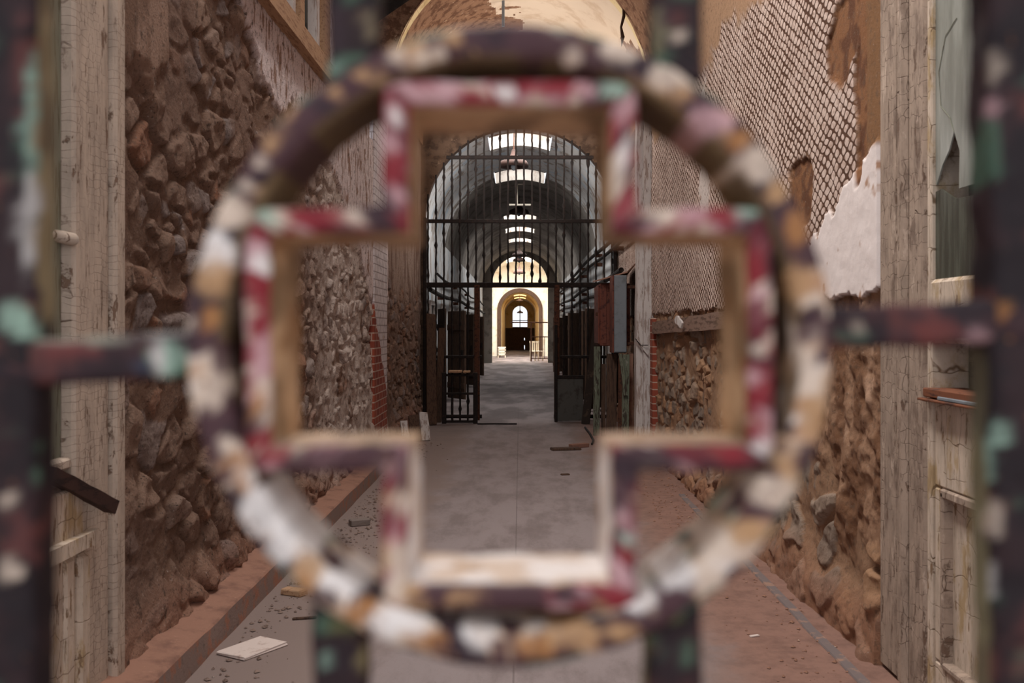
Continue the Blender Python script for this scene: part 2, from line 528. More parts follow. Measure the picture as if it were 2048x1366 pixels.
# brick piers: whitewash above, bare red brick low down
def brick_mat(name, white_from, slope, y_mid, paint):
    m, nt, b = new_mat(name)
    tc = N(nt, 'ShaderNodeTexCoord'); v = tc.outputs['Object']
    sp = N(nt, 'ShaderNodeSeparateXYZ'); nt.links.new(v, sp.inputs[0])
    cb = N(nt, 'ShaderNodeCombineXYZ')
    nt.links.new(math_n(nt, 'ADD', sp.outputs[0], sp.outputs[1]), cb.inputs[0]); nt.links.new(sp.outputs[2], cb.inputs[1])
    br = N(nt, 'ShaderNodeTexBrick')
    nt.links.new(cb.outputs[0], br.inputs['Vector'])
    br.inputs['Scale'].default_value = 1
    br.inputs['Brick Width'].default_value = .22; br.inputs['Row Height'].default_value = .085
    br.inputs['Mortar Size'].default_value = .007
    br.inputs['Color1'].default_value = rgba(srgb(150, 76, 56)); br.inputs['Color2'].default_value = rgba(srgb(120, 58, 46))
    br.inputs['Mortar'].default_value = rgba(srgb(176, 150, 136))
    hgt = math_n(nt, 'ADD', sp.outputs[2], math_n(nt, 'MULTIPLY', math_n(nt, 'SUBTRACT', sp.outputs[1], y_mid), slope))
    hgt = math_n(nt, 'ADD', hgt, math_n(nt, 'MULTIPLY', math_n(nt, 'SUBTRACT', noise(nt, v, 5, 6, .7), .5), .5))
    wm = ramp(nt, hgt, white_from, white_from + .05)
    pw = mixc(nt, ramp(nt, noise(nt, v, 9, 6, .7), .5, .62), paint, tuple(x * .7 for x in paint))
    pw = mixc(nt, math_n(nt, 'MULTIPLY', br.outputs['Fac'], .6), pw, srgb(110, 92, 88))
    pw = mixc(nt, ramp(nt, noise(nt, v, 14, 6, .7), .66, .70), pw, srgb(92, 72, 62))
    c = mixc(nt, wm, br.outputs['Color'], pw)
    nt.links.new(c, b.inputs['Base Color']); b.inputs['Roughness'].default_value = .92
    bump(nt, b, math_n(nt, 'MULTIPLY', br.outputs['Fac'], -1), .6, .01)
    return m


M['pier_left'] = brick_mat('whitewashed_brick', 0.95, 1.0, 11.75, srgb(206, 198, 200))

# ------------------------------------------------------------------ floor, kerb
mb = MB(); mb.box(-3.2, 3.2, -4, 72, -.2, 0)
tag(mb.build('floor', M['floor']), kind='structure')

# kerb along the left wall: sloping dusty top
ys = np.linspace(3.0, 12.6, 90)
v, f = [], []
for i, y in enumerate(ys):
    j = 0.012 * (fbm(np.array([y * 3]), np.array([0.])) [0] - .5)
    hh = 0.125 + j * 2
    v += [(-1.42 + j, y, 0), (-1.425 + j, y, hh - .008), (-1.435 + j, y, hh), (-1.56, y, hh + .015 + j), (-1.72, y, hh + .06 + j)]
for i in range(len(ys) - 1):
    for k in range(4):
        a = i * 5 + k
        f.append((a, a + 1, a + 6, a + 5))
f.append((0, 1, 2, 3, 4)[::-1])
tag(link_mesh('kerb', v, f, [M['kerb'], M['dust_red']], midx=[0 if q[0] % 5 < 1 else 1 for q in f], smooth=False), kind='structure')

# strip set in the floor along the right wall
v, f = [], []
ys = np.linspace(3.0, 9.0, 40)
for y in ys:
    w = 0.02 * (fbm(np.array([y * 2.]), np.array([4.]))[0] - .5)
    v += [(1.425 + w, y, .001), (1.43 + w, y, .008), (1.475 + w, y, .008), (1.48 + w, y, .001)]
for i in range(len(ys) - 1):
    for k in range(3):
        f.append((i * 4 + k, i * 4 + k + 1, i * 4 + k + 5, i * 4 + k + 4))
tag(link_mesh('trim_floor', v, f, flaky('grey_strip', srgb(112, 100, 98), [(srgb(150, 118, 102), 9, .52, .62)], .9, 0, .3, .003, 60), smooth=False), kind='structure')

# ------------------------------------------------------------------ relief walls
HW = 1.695


def stones(Y, Z, su, sv, seed, bury=None):
    wu = (fbm(Y * 2.2, Z * 2.2, oct=3, seed=seed + 5) - .5) * 1.1
    wv = (fbm(Y * 2.2 + 30, Z * 2.2, oct=3, seed=seed + 6) - .5) * 1.1
    f1, f2, idn, px, py = voro(Y / su + wu, Z / sv + wv, seed)
    e = ss(0.0, 0.30, f2 - f1)
    r2 = _h(idn * 9999, idn * 777, idn * 0, seed)
    r3 = _h(idn * 999, idn * 7177, idn * 0, seed + 1)
    h = np.maximum(e * (0.045 + 0.045 * idn), .018 + .03 * fbm(Y * 4, Z * 4, oct=4, seed=seed + 12)) + e * (px * (r2 - .5) + py * (r3 - .5)) * .055
    h = h + (.35 + .65 * e) * (fbm(Y * 7, Z * 9, oct=5, seed=seed + 9) - .5) * .06
    if bury is not None:
        lv = bury + .035 * (fbm(Y * 3.3, Z * 3.3, oct=4, seed=seed + 30) - .5) * 2 + .012 * (fbm(Y * 14, Z * 14, oct=3, seed=seed + 31) - .5)
        e = e * ss(-.012, .012, h - lv)
        h = np.maximum(h, lv)
    return h, e, idn, r2


def colmix(a, b, t):
    a = np.asarray(a, float); b = np.asarray(b, float)
    return a + (b - a) * t[..., None]


def relief(name, side, Ys, Zs, fn, mat, keepfn=None):
    Y, Z = np.meshgrid(Ys, Zs, indexing='ij')
    H, C, A = fn(Y, Z)
    H = H.copy(); H[0, :] = -.12; H[-1, :] = -.12
    X = side * (HW - H)
    V = np.stack([X, Y, Z], -1).reshape(-1, 3)
    keep = None
    if keepfn is not None:
        keep = keepfn(.5 * (Y[:-1, :-1] + Y[1:, 1:]), .5 * (Z[:-1, :-1] + Z[1:, 1:]))
    fc = grid_faces(len(Ys), len(Zs), keep)
    if side > 0:
        fc = fc[:, ::-1]
    return tag(link_mesh(name, V, fc, mat, col=C.reshape(-1, 3), attrs=A), kind='structure')


def left_fn(Y, Z):
    h1, e1, i1, r1 = stones(Y, Z, .27, .19, 3, .03)
    h2, e2, i2, r2 = stones(Y, Z, .19, .135, 8, .048)
    small = ss(.44, .54, fbm(Y * 1.3, Z * 1.6, oct=3, seed=21) + .12 * ss(7, 8.5, Y))
    h = lerp(h1, h2 * .8 + .01, small); e = lerp(e1, e2, small); idn = np.where(small > .5, i2, i1); rr = np.where(small > .5, r2, r1)
    c = colmix(srgb(122, 96, 82), srgb(148, 120, 103), idn)
    c = colmix(c, srgb(134, 118, 112), ss(.76, .9, rr))
    c = colmix(c, srgb(140, 94, 70), ss(.18, .06, rr) * .7)
    mort = srgb(120, 92, 76)
    c = colmix(np.broadcast_to(mort, c.shape), c, ss(.25, .8, e))
    # reddish mud between and over some stones
    mud = ss(.50, .64, fbm(Y * 1.9 + 9, Z * 1.9, oct=5, seed=33))
    h = lerp(h, .045 + .05 * fbm(Y * 5, Z * 5, oct=4, seed=40), mud * .75)
    c = colmix(c, srgb(128, 101, 87), mud * .7)
    # paler, limewashed further along
    far = ss(7.2, 9.0, Y) * ss(12.3, 12.0, Y)
    lime = far * ss(.28, .46, fbm(Y * 3, Z * 3, oct=5, seed=50) + .10 * ss(.8, 2.2, Z))
    c = colmix(c, srgb(214, 198, 188), lime * .85)
    # surviving plaster
    nb = fbm(Y * 2.4, Z * 2.4, oct=5, seed=60)
    zb = np.interp(Y, [5.6, 6.1, 6.8, 7.6, 8.6, 9.6, 10.4, 11.2], [3.8, 3.25, 3.0, 2.95, 2.75, 2.45, 2.05, 1.85])
    P = ss(-.05, .05, Z - zb + (nb - .5) * .9) * ss(5.75, 5.95, Y + (nb - .5) * .8)
    P = P * ss(12.3, 12.2, Y)
    h = lerp(h, .085 + .012 * (fbm(Y * 9, Z * 3, oct=5, seed=70) - .5) * 2, P)
    pc = colmix(np.broadcast_to(srgb(230, 214, 212), c.shape), srgb(160, 128, 112), ss(.57, .67, fbm(Y * 26, Z * 7, oct=5, seed=71)))
    c = colmix(c, pc, P)
    P2 = ss(2.35, 2.6, Z + (nb - .5) * 1.0) * ss(4.62, 4.5, Y) 
    h = lerp(h, .10 + .02 * fbm(Y * 6, Z * 2, oct=4, seed=73), P2)
    c = colmix(c, colmix(np.broadcast_to(srgb(160, 130, 112), c.shape), srgb(128, 98, 80), ss(.4, .65, fbm(Y * 9, Z * 2.4, oct=5, seed=74))), P2)
    # beyond the pier: small dark stones, brown plaster above
    P3 = ss(12.25, 12.35, Y) * ss(1.9, 2.2, Z + (nb - .5) * .8)
    h = lerp(h, .06 + .01 * nb, P3)
    c = colmix(c, colmix(np.broadcast_to(srgb(150, 126, 112), c.shape), srgb(112, 84, 70), ss(.45, .6, fbm(Y * 7, Z * 2, oct=5, seed=75))), P3)
    # rough crumbling foot on the kerb
    ft = ss(.42, .18, Z + (nb - .5) * .3)
    h = h + ft * .05
    c = colmix(c, srgb(160, 118, 98), ft * .65)
    return h, c, {}


Ysl = np.concatenate([3.96 * (16.5 / 3.96) ** np.linspace(0, 1, 760)])
Zsl = np.linspace(0, 4.6, 500)
relief('wall_left', -1, Ysl, Zsl, left_fn, M['stone'],
       lambda y, z: ~((y > 5.3) & (y < 8.36) & (z > 3.56)) & ~((y > 10.72) & (y < 10.95) & (z > 3.55) & (z < 3.8)) & ~((y > 13.0) & (y < 15.5) & (z > 3.78) & (z < 4.28)))


def right_fn(Y, Z):
    h1, e1, i1, r1 = stones(Y, Z, .30, .22, 103, .055)
    h2, e2, i2, r2 = stones(Y, Z, .22, .14, 108, .058)
    small = ss(6.4, 7.2, Y + (fbm(Y * 2, Z * 2, seed=9) - .5))
    h = lerp(h1, h2 * .9, small); e = lerp(e1, e2, small); idn = np.where(small > .5, i2, i1); rr = np.where(small > .5, r2, r1)
    c = colmix(srgb(112, 98, 88), srgb(154, 134, 118), idn)
    c = colmix(c, srgb(168, 126, 92), ss(.6, .8, rr) * .8)
    c = colmix(np.broadcast_to(srgb(154, 120, 94), c.shape), c, ss(.2, .7, e))
    nb = fbm(Y * 2.2, Z * 2.2, oct=5, seed=160)
    nf = fbm(Y * 12, Z * 12, oct=4, seed=161)
    # brown mud coat on the nearer part
    mudline = .62 + .35 * ss(5.4, 6.4, Y)
    mud = ss(-.06, .10, Z - mudline + (nb - .5) * 1.5) * ss(7.6, 6.6, Y + (nb - .5) * 1.4)
    h = lerp(h, .085 + .05 * (fbm(Y * 6, Z * 3.2, oct=5, seed=140) - .5) + .05 * (fbm(Y * 13, Z * 12, oct=5, seed=141) - .5), mud)
    mc = colmix(np.broadcast_to(srgb(160, 124, 98), c.shape), srgb(124, 88, 64), ss(.40, .62, fbm(Y * 8, Z * 4, oct=5, seed=171)))
    mc = colmix(mc, srgb(188, 152, 126), ss(.62, .72, fbm(Y * 5 + 7, Z * 2.5, oct=5, seed=172)))
    c = colmix(c, mc, mud)
    # broken foot of the wall
    ft = ss(.34, .08, Z + (nb - .5) * .35)
    h = h + ft * .07
    c = colmix(c, srgb(158, 112, 88), ft * .7)
    # everything above 1.66 m: coats of plaster and lath
    top = 1.665 + .045 * (np.floor(fbm(Y * 9, Z * 0, oct=4, seed=180) * 9) / 4.5 - 1)
    up = ss(0, .006, Z - top)
    hole1 = np.hypot((Y - 4.98) / .30, (Z - 2.95) / .28) + (fbm(Y * 3.5, Z * 3.5, oct=5, seed=190) - .5) * 1.3
    hole2 = np.hypot((Y - 5.75) / .22, (Z - 2.25) / .20) + (fbm(Y * 4.5, Z * 4.5, oct=5, seed=191) - .5) * 1.3
    hole3 = np.hypot((Y - 4.72) / .10, (Z - 2.72) / .55) + (fbm(Y * 4.5, Z * 4.5, oct=5, seed=192) - .5) * .7
    hole = np.maximum(np.maximum(ss(1.0, .86, hole1), ss(1.0, .86, hole2)), ss(1., .9, hole3))
    zb = np.interp(Y, [4.5, 4.62, 5.5, 6.0, 6.6], [2.36, 2.30, 1.97, 1.74, 1.5])
    lathm = ss(-.01, .015, Z - zb + (nf - .5) * .12 + (nb - .5) * .2) * up
    white = up * (1 - lathm)
    h = lerp(h, .105 + .006 * nf, white)
    c = colmix(c, colmix(np.broadcast_to(srgb(232, 220, 216), c.shape), srgb(178, 140, 116), ss(.66, .74, fbm(Y * 9, Z * 9, oct=5, seed=195))), white)
    h = lerp(h, .085 + .02 * (fbm(Y * 2.5, Z * 2.5, oct=3, seed=196) - .5), lathm)
    soft = np.maximum(np.maximum(ss(1.12, .9, hole1), ss(1.12, .9, hole2)), ss(1.12, .92, hole3))
    lathm = lathm * (1 - soft)
    h = h - hole * up * .016
    c = colmix(c, colmix(np.broadcast_to(srgb(140, 96, 64), c.shape), srgb(104, 66, 44), ss(.4, .6, nf)), hole * up)
    strip = ss(4.70, 4.685, Y) * ss(2.3, 2.34, Z)
    lathm = lathm * (1 - strip)
    c = colmix(c, srgb(136, 98, 66), strip)
    # white scrape further along, and above 3.9 bare edge of vault
    sc = ss(.93, .8, np.hypot((Y - 8.75) / .28, (Z - 2.95) / .75) + (nf - .5) * .9)
    lathm = lathm * (1 - sc); c = colmix(c, srgb(216, 202, 194), sc)
    bare = ss(3.72, 3.86, Z + (nb - .5) * .6)
    lathm = lathm * (1 - bare); c = colmix(c, srgb(176, 140, 110), bare)
    return h, c, {'lath': lathm, 'smooth': np.clip(white, 0, 1)}


Ysr = 4.44 * (16.5 / 4.44) ** np.linspace(0, 1, 650)
relief('wall_right', 1, Ysr, np.linspace(0, 4.6, 520), right_fn, M['lath_wall'],
       lambda y, z: ~((y > 13.0) & (y < 15.5) & (z > 3.78) & (z < 4.28)))

# plain lengths of wall beside the gate, behind the two cell doors and backing the relief
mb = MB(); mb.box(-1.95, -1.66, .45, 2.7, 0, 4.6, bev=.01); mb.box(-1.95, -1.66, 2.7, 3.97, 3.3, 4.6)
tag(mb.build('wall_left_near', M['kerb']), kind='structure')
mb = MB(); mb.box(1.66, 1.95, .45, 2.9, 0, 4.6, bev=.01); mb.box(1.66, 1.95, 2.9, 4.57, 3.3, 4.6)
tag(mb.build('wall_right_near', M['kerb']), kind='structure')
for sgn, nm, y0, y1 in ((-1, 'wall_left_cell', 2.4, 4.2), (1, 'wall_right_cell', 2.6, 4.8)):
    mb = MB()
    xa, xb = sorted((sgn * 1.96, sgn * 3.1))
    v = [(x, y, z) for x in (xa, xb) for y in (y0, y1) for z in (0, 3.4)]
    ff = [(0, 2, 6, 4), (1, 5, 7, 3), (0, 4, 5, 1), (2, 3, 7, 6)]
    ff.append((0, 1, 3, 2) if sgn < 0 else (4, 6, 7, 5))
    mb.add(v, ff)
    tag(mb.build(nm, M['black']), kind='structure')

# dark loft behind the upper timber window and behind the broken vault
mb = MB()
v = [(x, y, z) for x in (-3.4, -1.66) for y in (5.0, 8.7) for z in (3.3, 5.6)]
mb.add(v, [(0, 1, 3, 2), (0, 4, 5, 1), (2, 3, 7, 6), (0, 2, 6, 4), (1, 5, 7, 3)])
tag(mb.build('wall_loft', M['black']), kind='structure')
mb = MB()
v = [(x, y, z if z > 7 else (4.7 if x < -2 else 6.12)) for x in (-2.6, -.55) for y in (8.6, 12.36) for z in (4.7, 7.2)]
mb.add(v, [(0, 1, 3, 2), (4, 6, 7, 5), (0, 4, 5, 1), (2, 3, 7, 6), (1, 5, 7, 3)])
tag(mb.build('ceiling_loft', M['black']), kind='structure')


# ------------------------------------------------------------------ vaults
def vault(name, a, bb, spring, Ys, mat, keep=None, nth=48, rough=0.0, shaft=(), mat2=None, pick=None):
    th = np.linspace(0, PI, nth)
    T, Y = np.meshgrid(th, Ys, indexing='ij')
    R = 1 - rough * (fbm(T * 6, Y * 2, oct=4, seed=5) - .5)
    X = -a * R * np.cos(T); Z = spring + bb * R * np.sin(T)
    V = np.stack([X, Y, Z], -1).reshape(-1, 3)
    xm = .5 * (X[:-1, :-1] + X[1:, 1:]); ym = .5 * (Y[:-1, :-1] + Y[1:, 1:]); zm = .5 * (Z[:-1, :-1] + Z[1:, 1:])
    k = np.ones(xm.shape, bool) if keep is None else keep(xm, ym)
    for (x0, x1, y0, y1) in shaft:
        k &= ~((xm > x0) & (xm < x1) & (ym > y0) & (ym < y1))
    fc = grid_faces(nth, len(Ys), k)
    mi = None
    if mat2 is not None:
        mi = pick(xm, ym)[k].astype(int)
    verts = [V]; faces = [fc]; off = len(V)
    for (x0, x1, y0, y1) in shaft:
        z1 = spring + bb + .45
        xs = np.linspace(x0, x1, 13)
        rim = [(x, y0) for x in xs] + [(x, y1) for x in xs[::-1]]
        sv = []
        for x, y in rim:
            sv += [(x, y, spring + bb * math.sqrt(max(0, 1 - (x / a) ** 2)) - .015), (x, y, z1)]
        q = len(rim)
        sf = np.array([(2 * i, 2 * i + 1, (2 * i + 3) % (2 * q), (2 * i + 2) % (2 * q)) for i in range(q)]) + off
        verts.append(np.array(sv)); faces.append(sf); off += 2 * q
        if mi is not None:
            mi = np.concatenate([mi, np.zeros(q, int)])
    return tag(link_mesh(name, np.concatenate(verts), np.concatenate(faces), [mat] + ([mat2] if mat2 else []), midx=mi), kind='structure')


def wobble(x, y, s):
    return (fbm(x * 3, y * 3, oct=4, seed=s) - .5)


# near vault, its crown open to the sky, a broken hole over the far left haunch
vault('ceiling', 1.66, 2.1, 4.1, np.linspace(.5, 12.4, 220), M['bare_rubble'], rough=.03, nth=90,
      keep=lambda x, y: ~((x > -1.62) & (x < -.72 + .25 * wobble(x, y, 3)) & (y > 9.0 + wobble(x, y, 4)) & (y < 12.36)),
      shaft=[(-1.0, .4, 1.2, 8.8)])
# vestibule vault: bare rubble to the left, smooth beige plaster to the right
vault('ceiling_vestibule', 1.6, 1.6, 4.5, np.linspace(12.45, 16.5, 260), M['vest'], nth=180, mat2=M['bare_rubble'],
      pick=lambda x, y: (x < -.15 + .55 * (y - 14.6) * .5 + 1.0 * wobble(x, y, 9)) | (x > 1.42 + .3 * wobble(x, y, 11)))
# long hall beyond the bars
SKY = [(-.53, .53, 16.95, 18.25), (-.53, .53, 20.8, 22.3), (-.5, .5, 29.0, 30.4), (-.5, .5, 32.7, 34.1), (-.5, .5, 36.8, 38.2)]
vault('ceiling_hall', 1.63, 1.62, 3.2, np.linspace(16.6, 43.2, 267), M['hall_vault'], rough=.012, nth=70, shaft=SKY, mat2=M['hall_wall'],
      pick=lambda x, y: y < 21.6 + 1.2 * wobble(x, y, 14))  # darker plaster past the first bay puts the vault's shade into its colour
vault('ceiling_rotunda', 1.9, 1.75, 3.2, np.linspace(43.2, 53.2, 60), M['cream'], nth=50, shaft=[(-.7, .7, 44.2, 51.0)])
vault('ceiling_passage', 1.0, .95, 2.45, np.linspace(53.2, 68.2, 60), M['warm_plaster'], nth=40, shaft=[(-.35, .35, 56, 58), (-.35, .35, 61, 63)])


def arch_wall(name, y0, y1, hw, spring, rise, outer, top, mats, foot=0.0, n=40, floor_open=True):
    """a wall across the corridor with an arched opening, as thick as y1-y0"""
    th = np.linspace(0, PI, n)
    inner = [(-hw, foot)] + [(-hw * math.cos(t), spring + rise * math.sin(t)) for t in th] + [(hw, foot)]
    outr = [(-outer, foot)]
    for (x, z) in inner[1:-1]:
        if z <= spring + 1e-6:
            outr.append((math.copysign(outer, x), spring))
        else:
            k = min(outer / max(abs(x), 1e-6), (top - spring) / max(z - spring, 1e-6))
            outr.append((x * k, spring + (z - spring) * k))
    outr.append((outer, foot))
    v, f, mi = [], [], []
    q = len(inner)
    for y in (y0, y1):
        v += [(x, y, z) for x, z in inner] + [(x, y, z) for x, z in outr]
    for i in range(q - 1):
        f.append((i, i + 1, q + i + 1, q + i)); mi.append(0)
        f.append((2 * q + i + 1, 2 * q + i, 3 * q + i, 3 * q + i + 1)); mi.append(0)
        f.append((i + 1, i, 2 * q + i, 2 * q + i + 1)); mi.append(1)
        f.append((q + i, q + i + 1, 3 * q + i + 1, 3 * q + i)); mi.append(0)
    return tag(link_mesh(name, v, f, mats, midx=mi, smooth=False), kind='structure')


arch_wall('wall_arch', 12.38, 12.62, 1.6, 4.5, 1.6, 2.8, 7.2, [M['bare_rubble'], M['warm_plaster']], foot=4.3)
arch_wall('wall_grille', 16.42, 16.62, 1.56, 3.25, 1.56, 2.8, 7.2, [M['grime'], M['wood_dark']])
arch_wall('wall_rotunda_near', 43.1, 43.3, 1.2, 3.35, 1.25, 3.2, 6.2, [M['hall_vault'], M['cream']])
arch_wall('wall_rotunda_far', 53.0, 53.5, 1.0, 2.45, .95, 3.2, 6.2, [M['cream'], M['wood_dark']])
th = np.linspace(0, PI, 40)
ri = [(-1.0, 0)] + [(-1.0 * math.cos(t), 2.45 + .95 * math.sin(t)) for t in th] + [(1.0, 0)]
ro = [(-1.2, 0)] + [(-1.2 * math.cos(t), 2.45 + 1.16 * math.sin(t)) for t in th] + [(1.2, 0)]
v = [(x, y, z) for y in (52.9, 53.02) for L in (ri, ro) for x, z in L]
q = len(ri)
f = []
for k in range(q - 1):
    f += [(k, k + 1, q + k + 1, q + k), (k + 1, k, 2 * q + k, 2 * q + k + 1), (q + k, q + k + 1, 3 * q + k + 1, 3 * q + k)]
tag(link_mesh('trim_passage', v, f, M['wood_dark'], smooth=False), kind='structure')

# hall side walls with a row of cell doorways
DOORS = [17.6 + 2.55 * k for k in range(10)]
DW, DH = .78, 1.9
for sgn, nm in ((-1, 'wall_hall_left'), (1, 'wall_hall_right')):
    mb = MB()
    xa, xb = sorted((sgn * 1.61, sgn * 1.9))
    y = 16.6
    for d in DOORS:
        mb.box(xa, xb, y, d, 0, 3.25)
        mb.box(xa, xb, d, d + DW, DH, 3.25)
        y = d + DW
    mb.box(xa, xb, y, 43.3, 0, 3.25)
    tag(mb.build(nm, M['hall_wall']), kind='structure')
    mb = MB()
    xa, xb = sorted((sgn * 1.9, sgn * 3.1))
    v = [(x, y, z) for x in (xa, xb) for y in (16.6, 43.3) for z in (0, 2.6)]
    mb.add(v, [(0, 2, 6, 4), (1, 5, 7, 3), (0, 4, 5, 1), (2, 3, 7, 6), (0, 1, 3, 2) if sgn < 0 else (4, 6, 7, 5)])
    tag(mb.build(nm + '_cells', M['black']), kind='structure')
    mb = MB(); mb.box(*sorted((sgn * 1.88, sgn * 2.1)), 43.3, 53.0, 0, 3.3)
    tag(mb.build(nm.replace('hall', 'rotunda'), M['cream']), kind='structure')
    mb = MB(); mb.box(*sorted((sgn * .99, sgn * 1.2)), 53.4, 68.2, 0, 2.5)
    tag(mb.build(nm.replace('hall', 'passage'), M['warm_plaster']), kind='structure')

# end wall: arched window over a low brown door
END_Y = 68.2
arch_wall('wall_end', END_Y, END_Y + .3, .5, 2.5, .5, 1.3, 3.7, [M['warm_plaster'], M['warm_plaster']], foot=1.5)
w3 = empty('window_1', (0, END_Y + .1, 1.5)); tag(w3, kind='structure')
mb = MB(); mb.box(-.5, .5, -.04, .04, 0, .07); mb.box(-.5, .5, -.03, .03, .5, .55); mb.box(-.03, .03, -.03, .03, 0, 1.5)
mb.build('window_frame', M['wood_dark'], w3)
d3 = empty('door_end', (0, END_Y, 0)); tag(d3, kind='structure')
mb = MB()
for k in range(6):
    if k == 3:
        mb.box(-1.0 + k * .333, -1.0 + (k + 1) * .333 - .05, .02, .1, 0, 1.5)
    else:
        mb.box(-1.0 + k * .333, -1.0 + (k + 1) * .333, .02, .1, 0, 1.5)
mb.box(.27, .34, .02, .1, .32, .66); mb.box(.27, .34, .02, .1, .82, 1.5)
mb.build('door_leaf', M['wood_dark'], d3)
mb = MB(); mb.box(-1.02, 1.02, -.03, .02, 1.42, 1.5); mb.box(-1.02, 1.02, -.02, .02, .95, 1.02)
mb.build('door_rail', M['wood_dark'], d3)

# piers where the near vault ends
mb = MB(); mb.box(-1.75, -1.60, 10.98, 12.05, 0, 4.5, bev=.012)
tag(mb.build('trim_pier_left', M['pier_left']), kind='structure')
pm = brick_mat('bare_pier_brick', 9.0, 0.0, 12, srgb(200, 196, 196))
mb = MB(); mb.box(1.585, 1.75, 11.95, 12.2, 0, 1.62, bev=.012)
tag(mb.build('trim_pier_brick', pm), kind='structure')

# ------------------------------------------------------------------ upper timber window (left)
w = empty('window_2', (-1.6, 7, 3.5)); tag(w, kind='structure')
mb = MB()
plank_mb((0.02, -1.7, .08), (0.02, 1.4, .08), .15, .09, (1, 0, 0), 2, 9, .05, mb)
mb.build('window_sill', M['wood_pale'], w)
for k, (yy, ww, mt) in enumerate(((-.72, .08, 'wood_pale'), (-.40, .12, 'wood_pale'), (.02, .09, 'wood_white'), (.30, .14, 'wood_pale'), (.85, .12, 'wood_white'), (1.24, .22, 'wood_pale'))):
    mb = plank_mb((-.02, yy, .12), (-.02, yy + random.uniform(-.03, .03), 1.3), ww, .07, (1, 0, 0), 20 + k, 7, .08)
    mb.build('mullion', M[mt], w)

# ------------------------------------------------------------------ cell door on the left, half hidden by the gate
d1 = empty('door_1', (-1.65, 3.6, 0)); tag(d1, 'peeling cream cell door and cracked casing in the left stone wall', kind='structure')
mb = MB(); mb.box(-.25, .06, -.03, .27, 0, 3.9, bev=.012); mb.build('casing', M['casing'], d1)
mb = MB(); mb.box(-.25, .085, .275, .375, 0, 2.85, bev=.014); mb.box(-.25, .075, .275, .355, 2.85, 3.9, bev=.014)
mb.build('casing_bead', M['casing'], d1)
mb = MB(); mb.box(-.25, .015, -.16, -.034, .95, 3.3, bev=.006); mb.build('door_stile', M['sage'], d1)
mb = MB(); mb.box(-.25, -.02, -.95, -.165, 1.05, 3.3); mb.build('door_leaf', M['wood_dark'], d1)
mb = MB(); mb.box(-.22, .064, -.9, .035, .0, .93, bev=.008); mb.build('door_panel', M['door_paint'], d1)
mb = MB(); plank_mb((.075, -.9, .73), (.075, .085, .735), .055, .045, (1, 0, 0), 5, 9, .08, mb); mb.build('door_rail', M['door_paint'], d1)
mb = MB(); mb.box(.03, .085, -.035, .055, 0, .69, bev=.016); mb.box(.03, .076, -.13, -.06, 0, .69, bev=.01); mb.build('panel_moulding', M['door_paint'], d1)
mb = MB(); mb.tube([(.062, -.025, 1.815), (.058, -.032, 1.815), (.03, -.055, 1.822), (-.015, -.10, 1.83), (-.02, -.105, 1.831)], [.018, .023, .023, .021, .010], 14, lump=.03)
mb.build('peg', M['casing'], d1, True)
bp = MB(); plank_mb((-1.60, 3.40, 1.005), (-1.54, 3.77, .828), .05, .05, (.8, -.55, .1), 9, 9, .10, bp)
bo = bp.build('broken_plank', M['wood_tar'])
tag(bo, 'dark broken plank slanting down across the left door casing', 'plank')
mb = MB(); mb.box(-1.66, -1.595, 3.40, 3.56, 1.0, 1.04, bev=.008)
tag(mb.build('wood_block', M['casing']), 'pale wood block above the dark slanting plank on left door', 'wood block')

# ------------------------------------------------------------------ cell door on the right with a broken pane
d2 = empty('door_2', (1.65, 4.0, 0)); tag(d2, 'peeling cream half glazed cell door in the right wall', kind='structure')
mb = MB(); mb.box(-.05, .25, .235, .46, 0, 3.9, bev=.022); mb.build('casing', M['casing_grey'], d2)
mb = MB(); mb.box(-.06, .25, .15, .235, 0, 3.9, bev=.02); mb.build('casing_bead', M['casing_grey'], d2)
mb = MB(); mb.box(-.04, .25, -.02, .148, 0, 3.9, bev=.012); mb.build('casing_board', M['casing_grey'], d2)
mb = MB(); mb.box(-.032, .12, -.066, -.024, 0, 3.3, bev=.006); mb.build('door_stile', M['door_paint'], d2)
mb = MB(); mb.box(-.04, .12, -.95, -.066, 1.44, 1.69, bev=.015); mb.build('lock_rail', M['door_paint'], d2)
mb = MB(); mb.box(-.02, .12, -.95, -.066, .0, .20, bev=.01); mb.box(-.02, .12, -.95, -.066, .88, 1.22, bev=.01); mb.box(-.02, .12, -.135, -.066, .20, .88, bev=.01); mb.box(.01, .10, -.95, -.13, .2, .88)
mb.build('lower_panel', M['door_paint'], d2)
mb = MB(); mb.box(-.03, .02, -.9, -.14, .19, .215, bev=.006); mb.box(-.03, .02, -.9, -.14, .845, .88, bev=.006); mb.box(-.03, .02, -.165, -.138, .2, .87, bev=.006); mb.build('panel_moulding', M['casing_grey'], d2)
mb = MB(); mb.box(-.075, .10, -.95, -.03, 1.215, 1.225, bev=.003); mb.box(-.06, .10, -.95, -.05, 1.23, 1.265, bev=.004); mb.build('ledge', M['brown_ledge'], d2)
mb = MB(); mb.box(-.066, -.03, -.9, -.2, 1.226, 1.240, bev=.003); mb.build('ledge_strip', M['grey_paint'], d2)
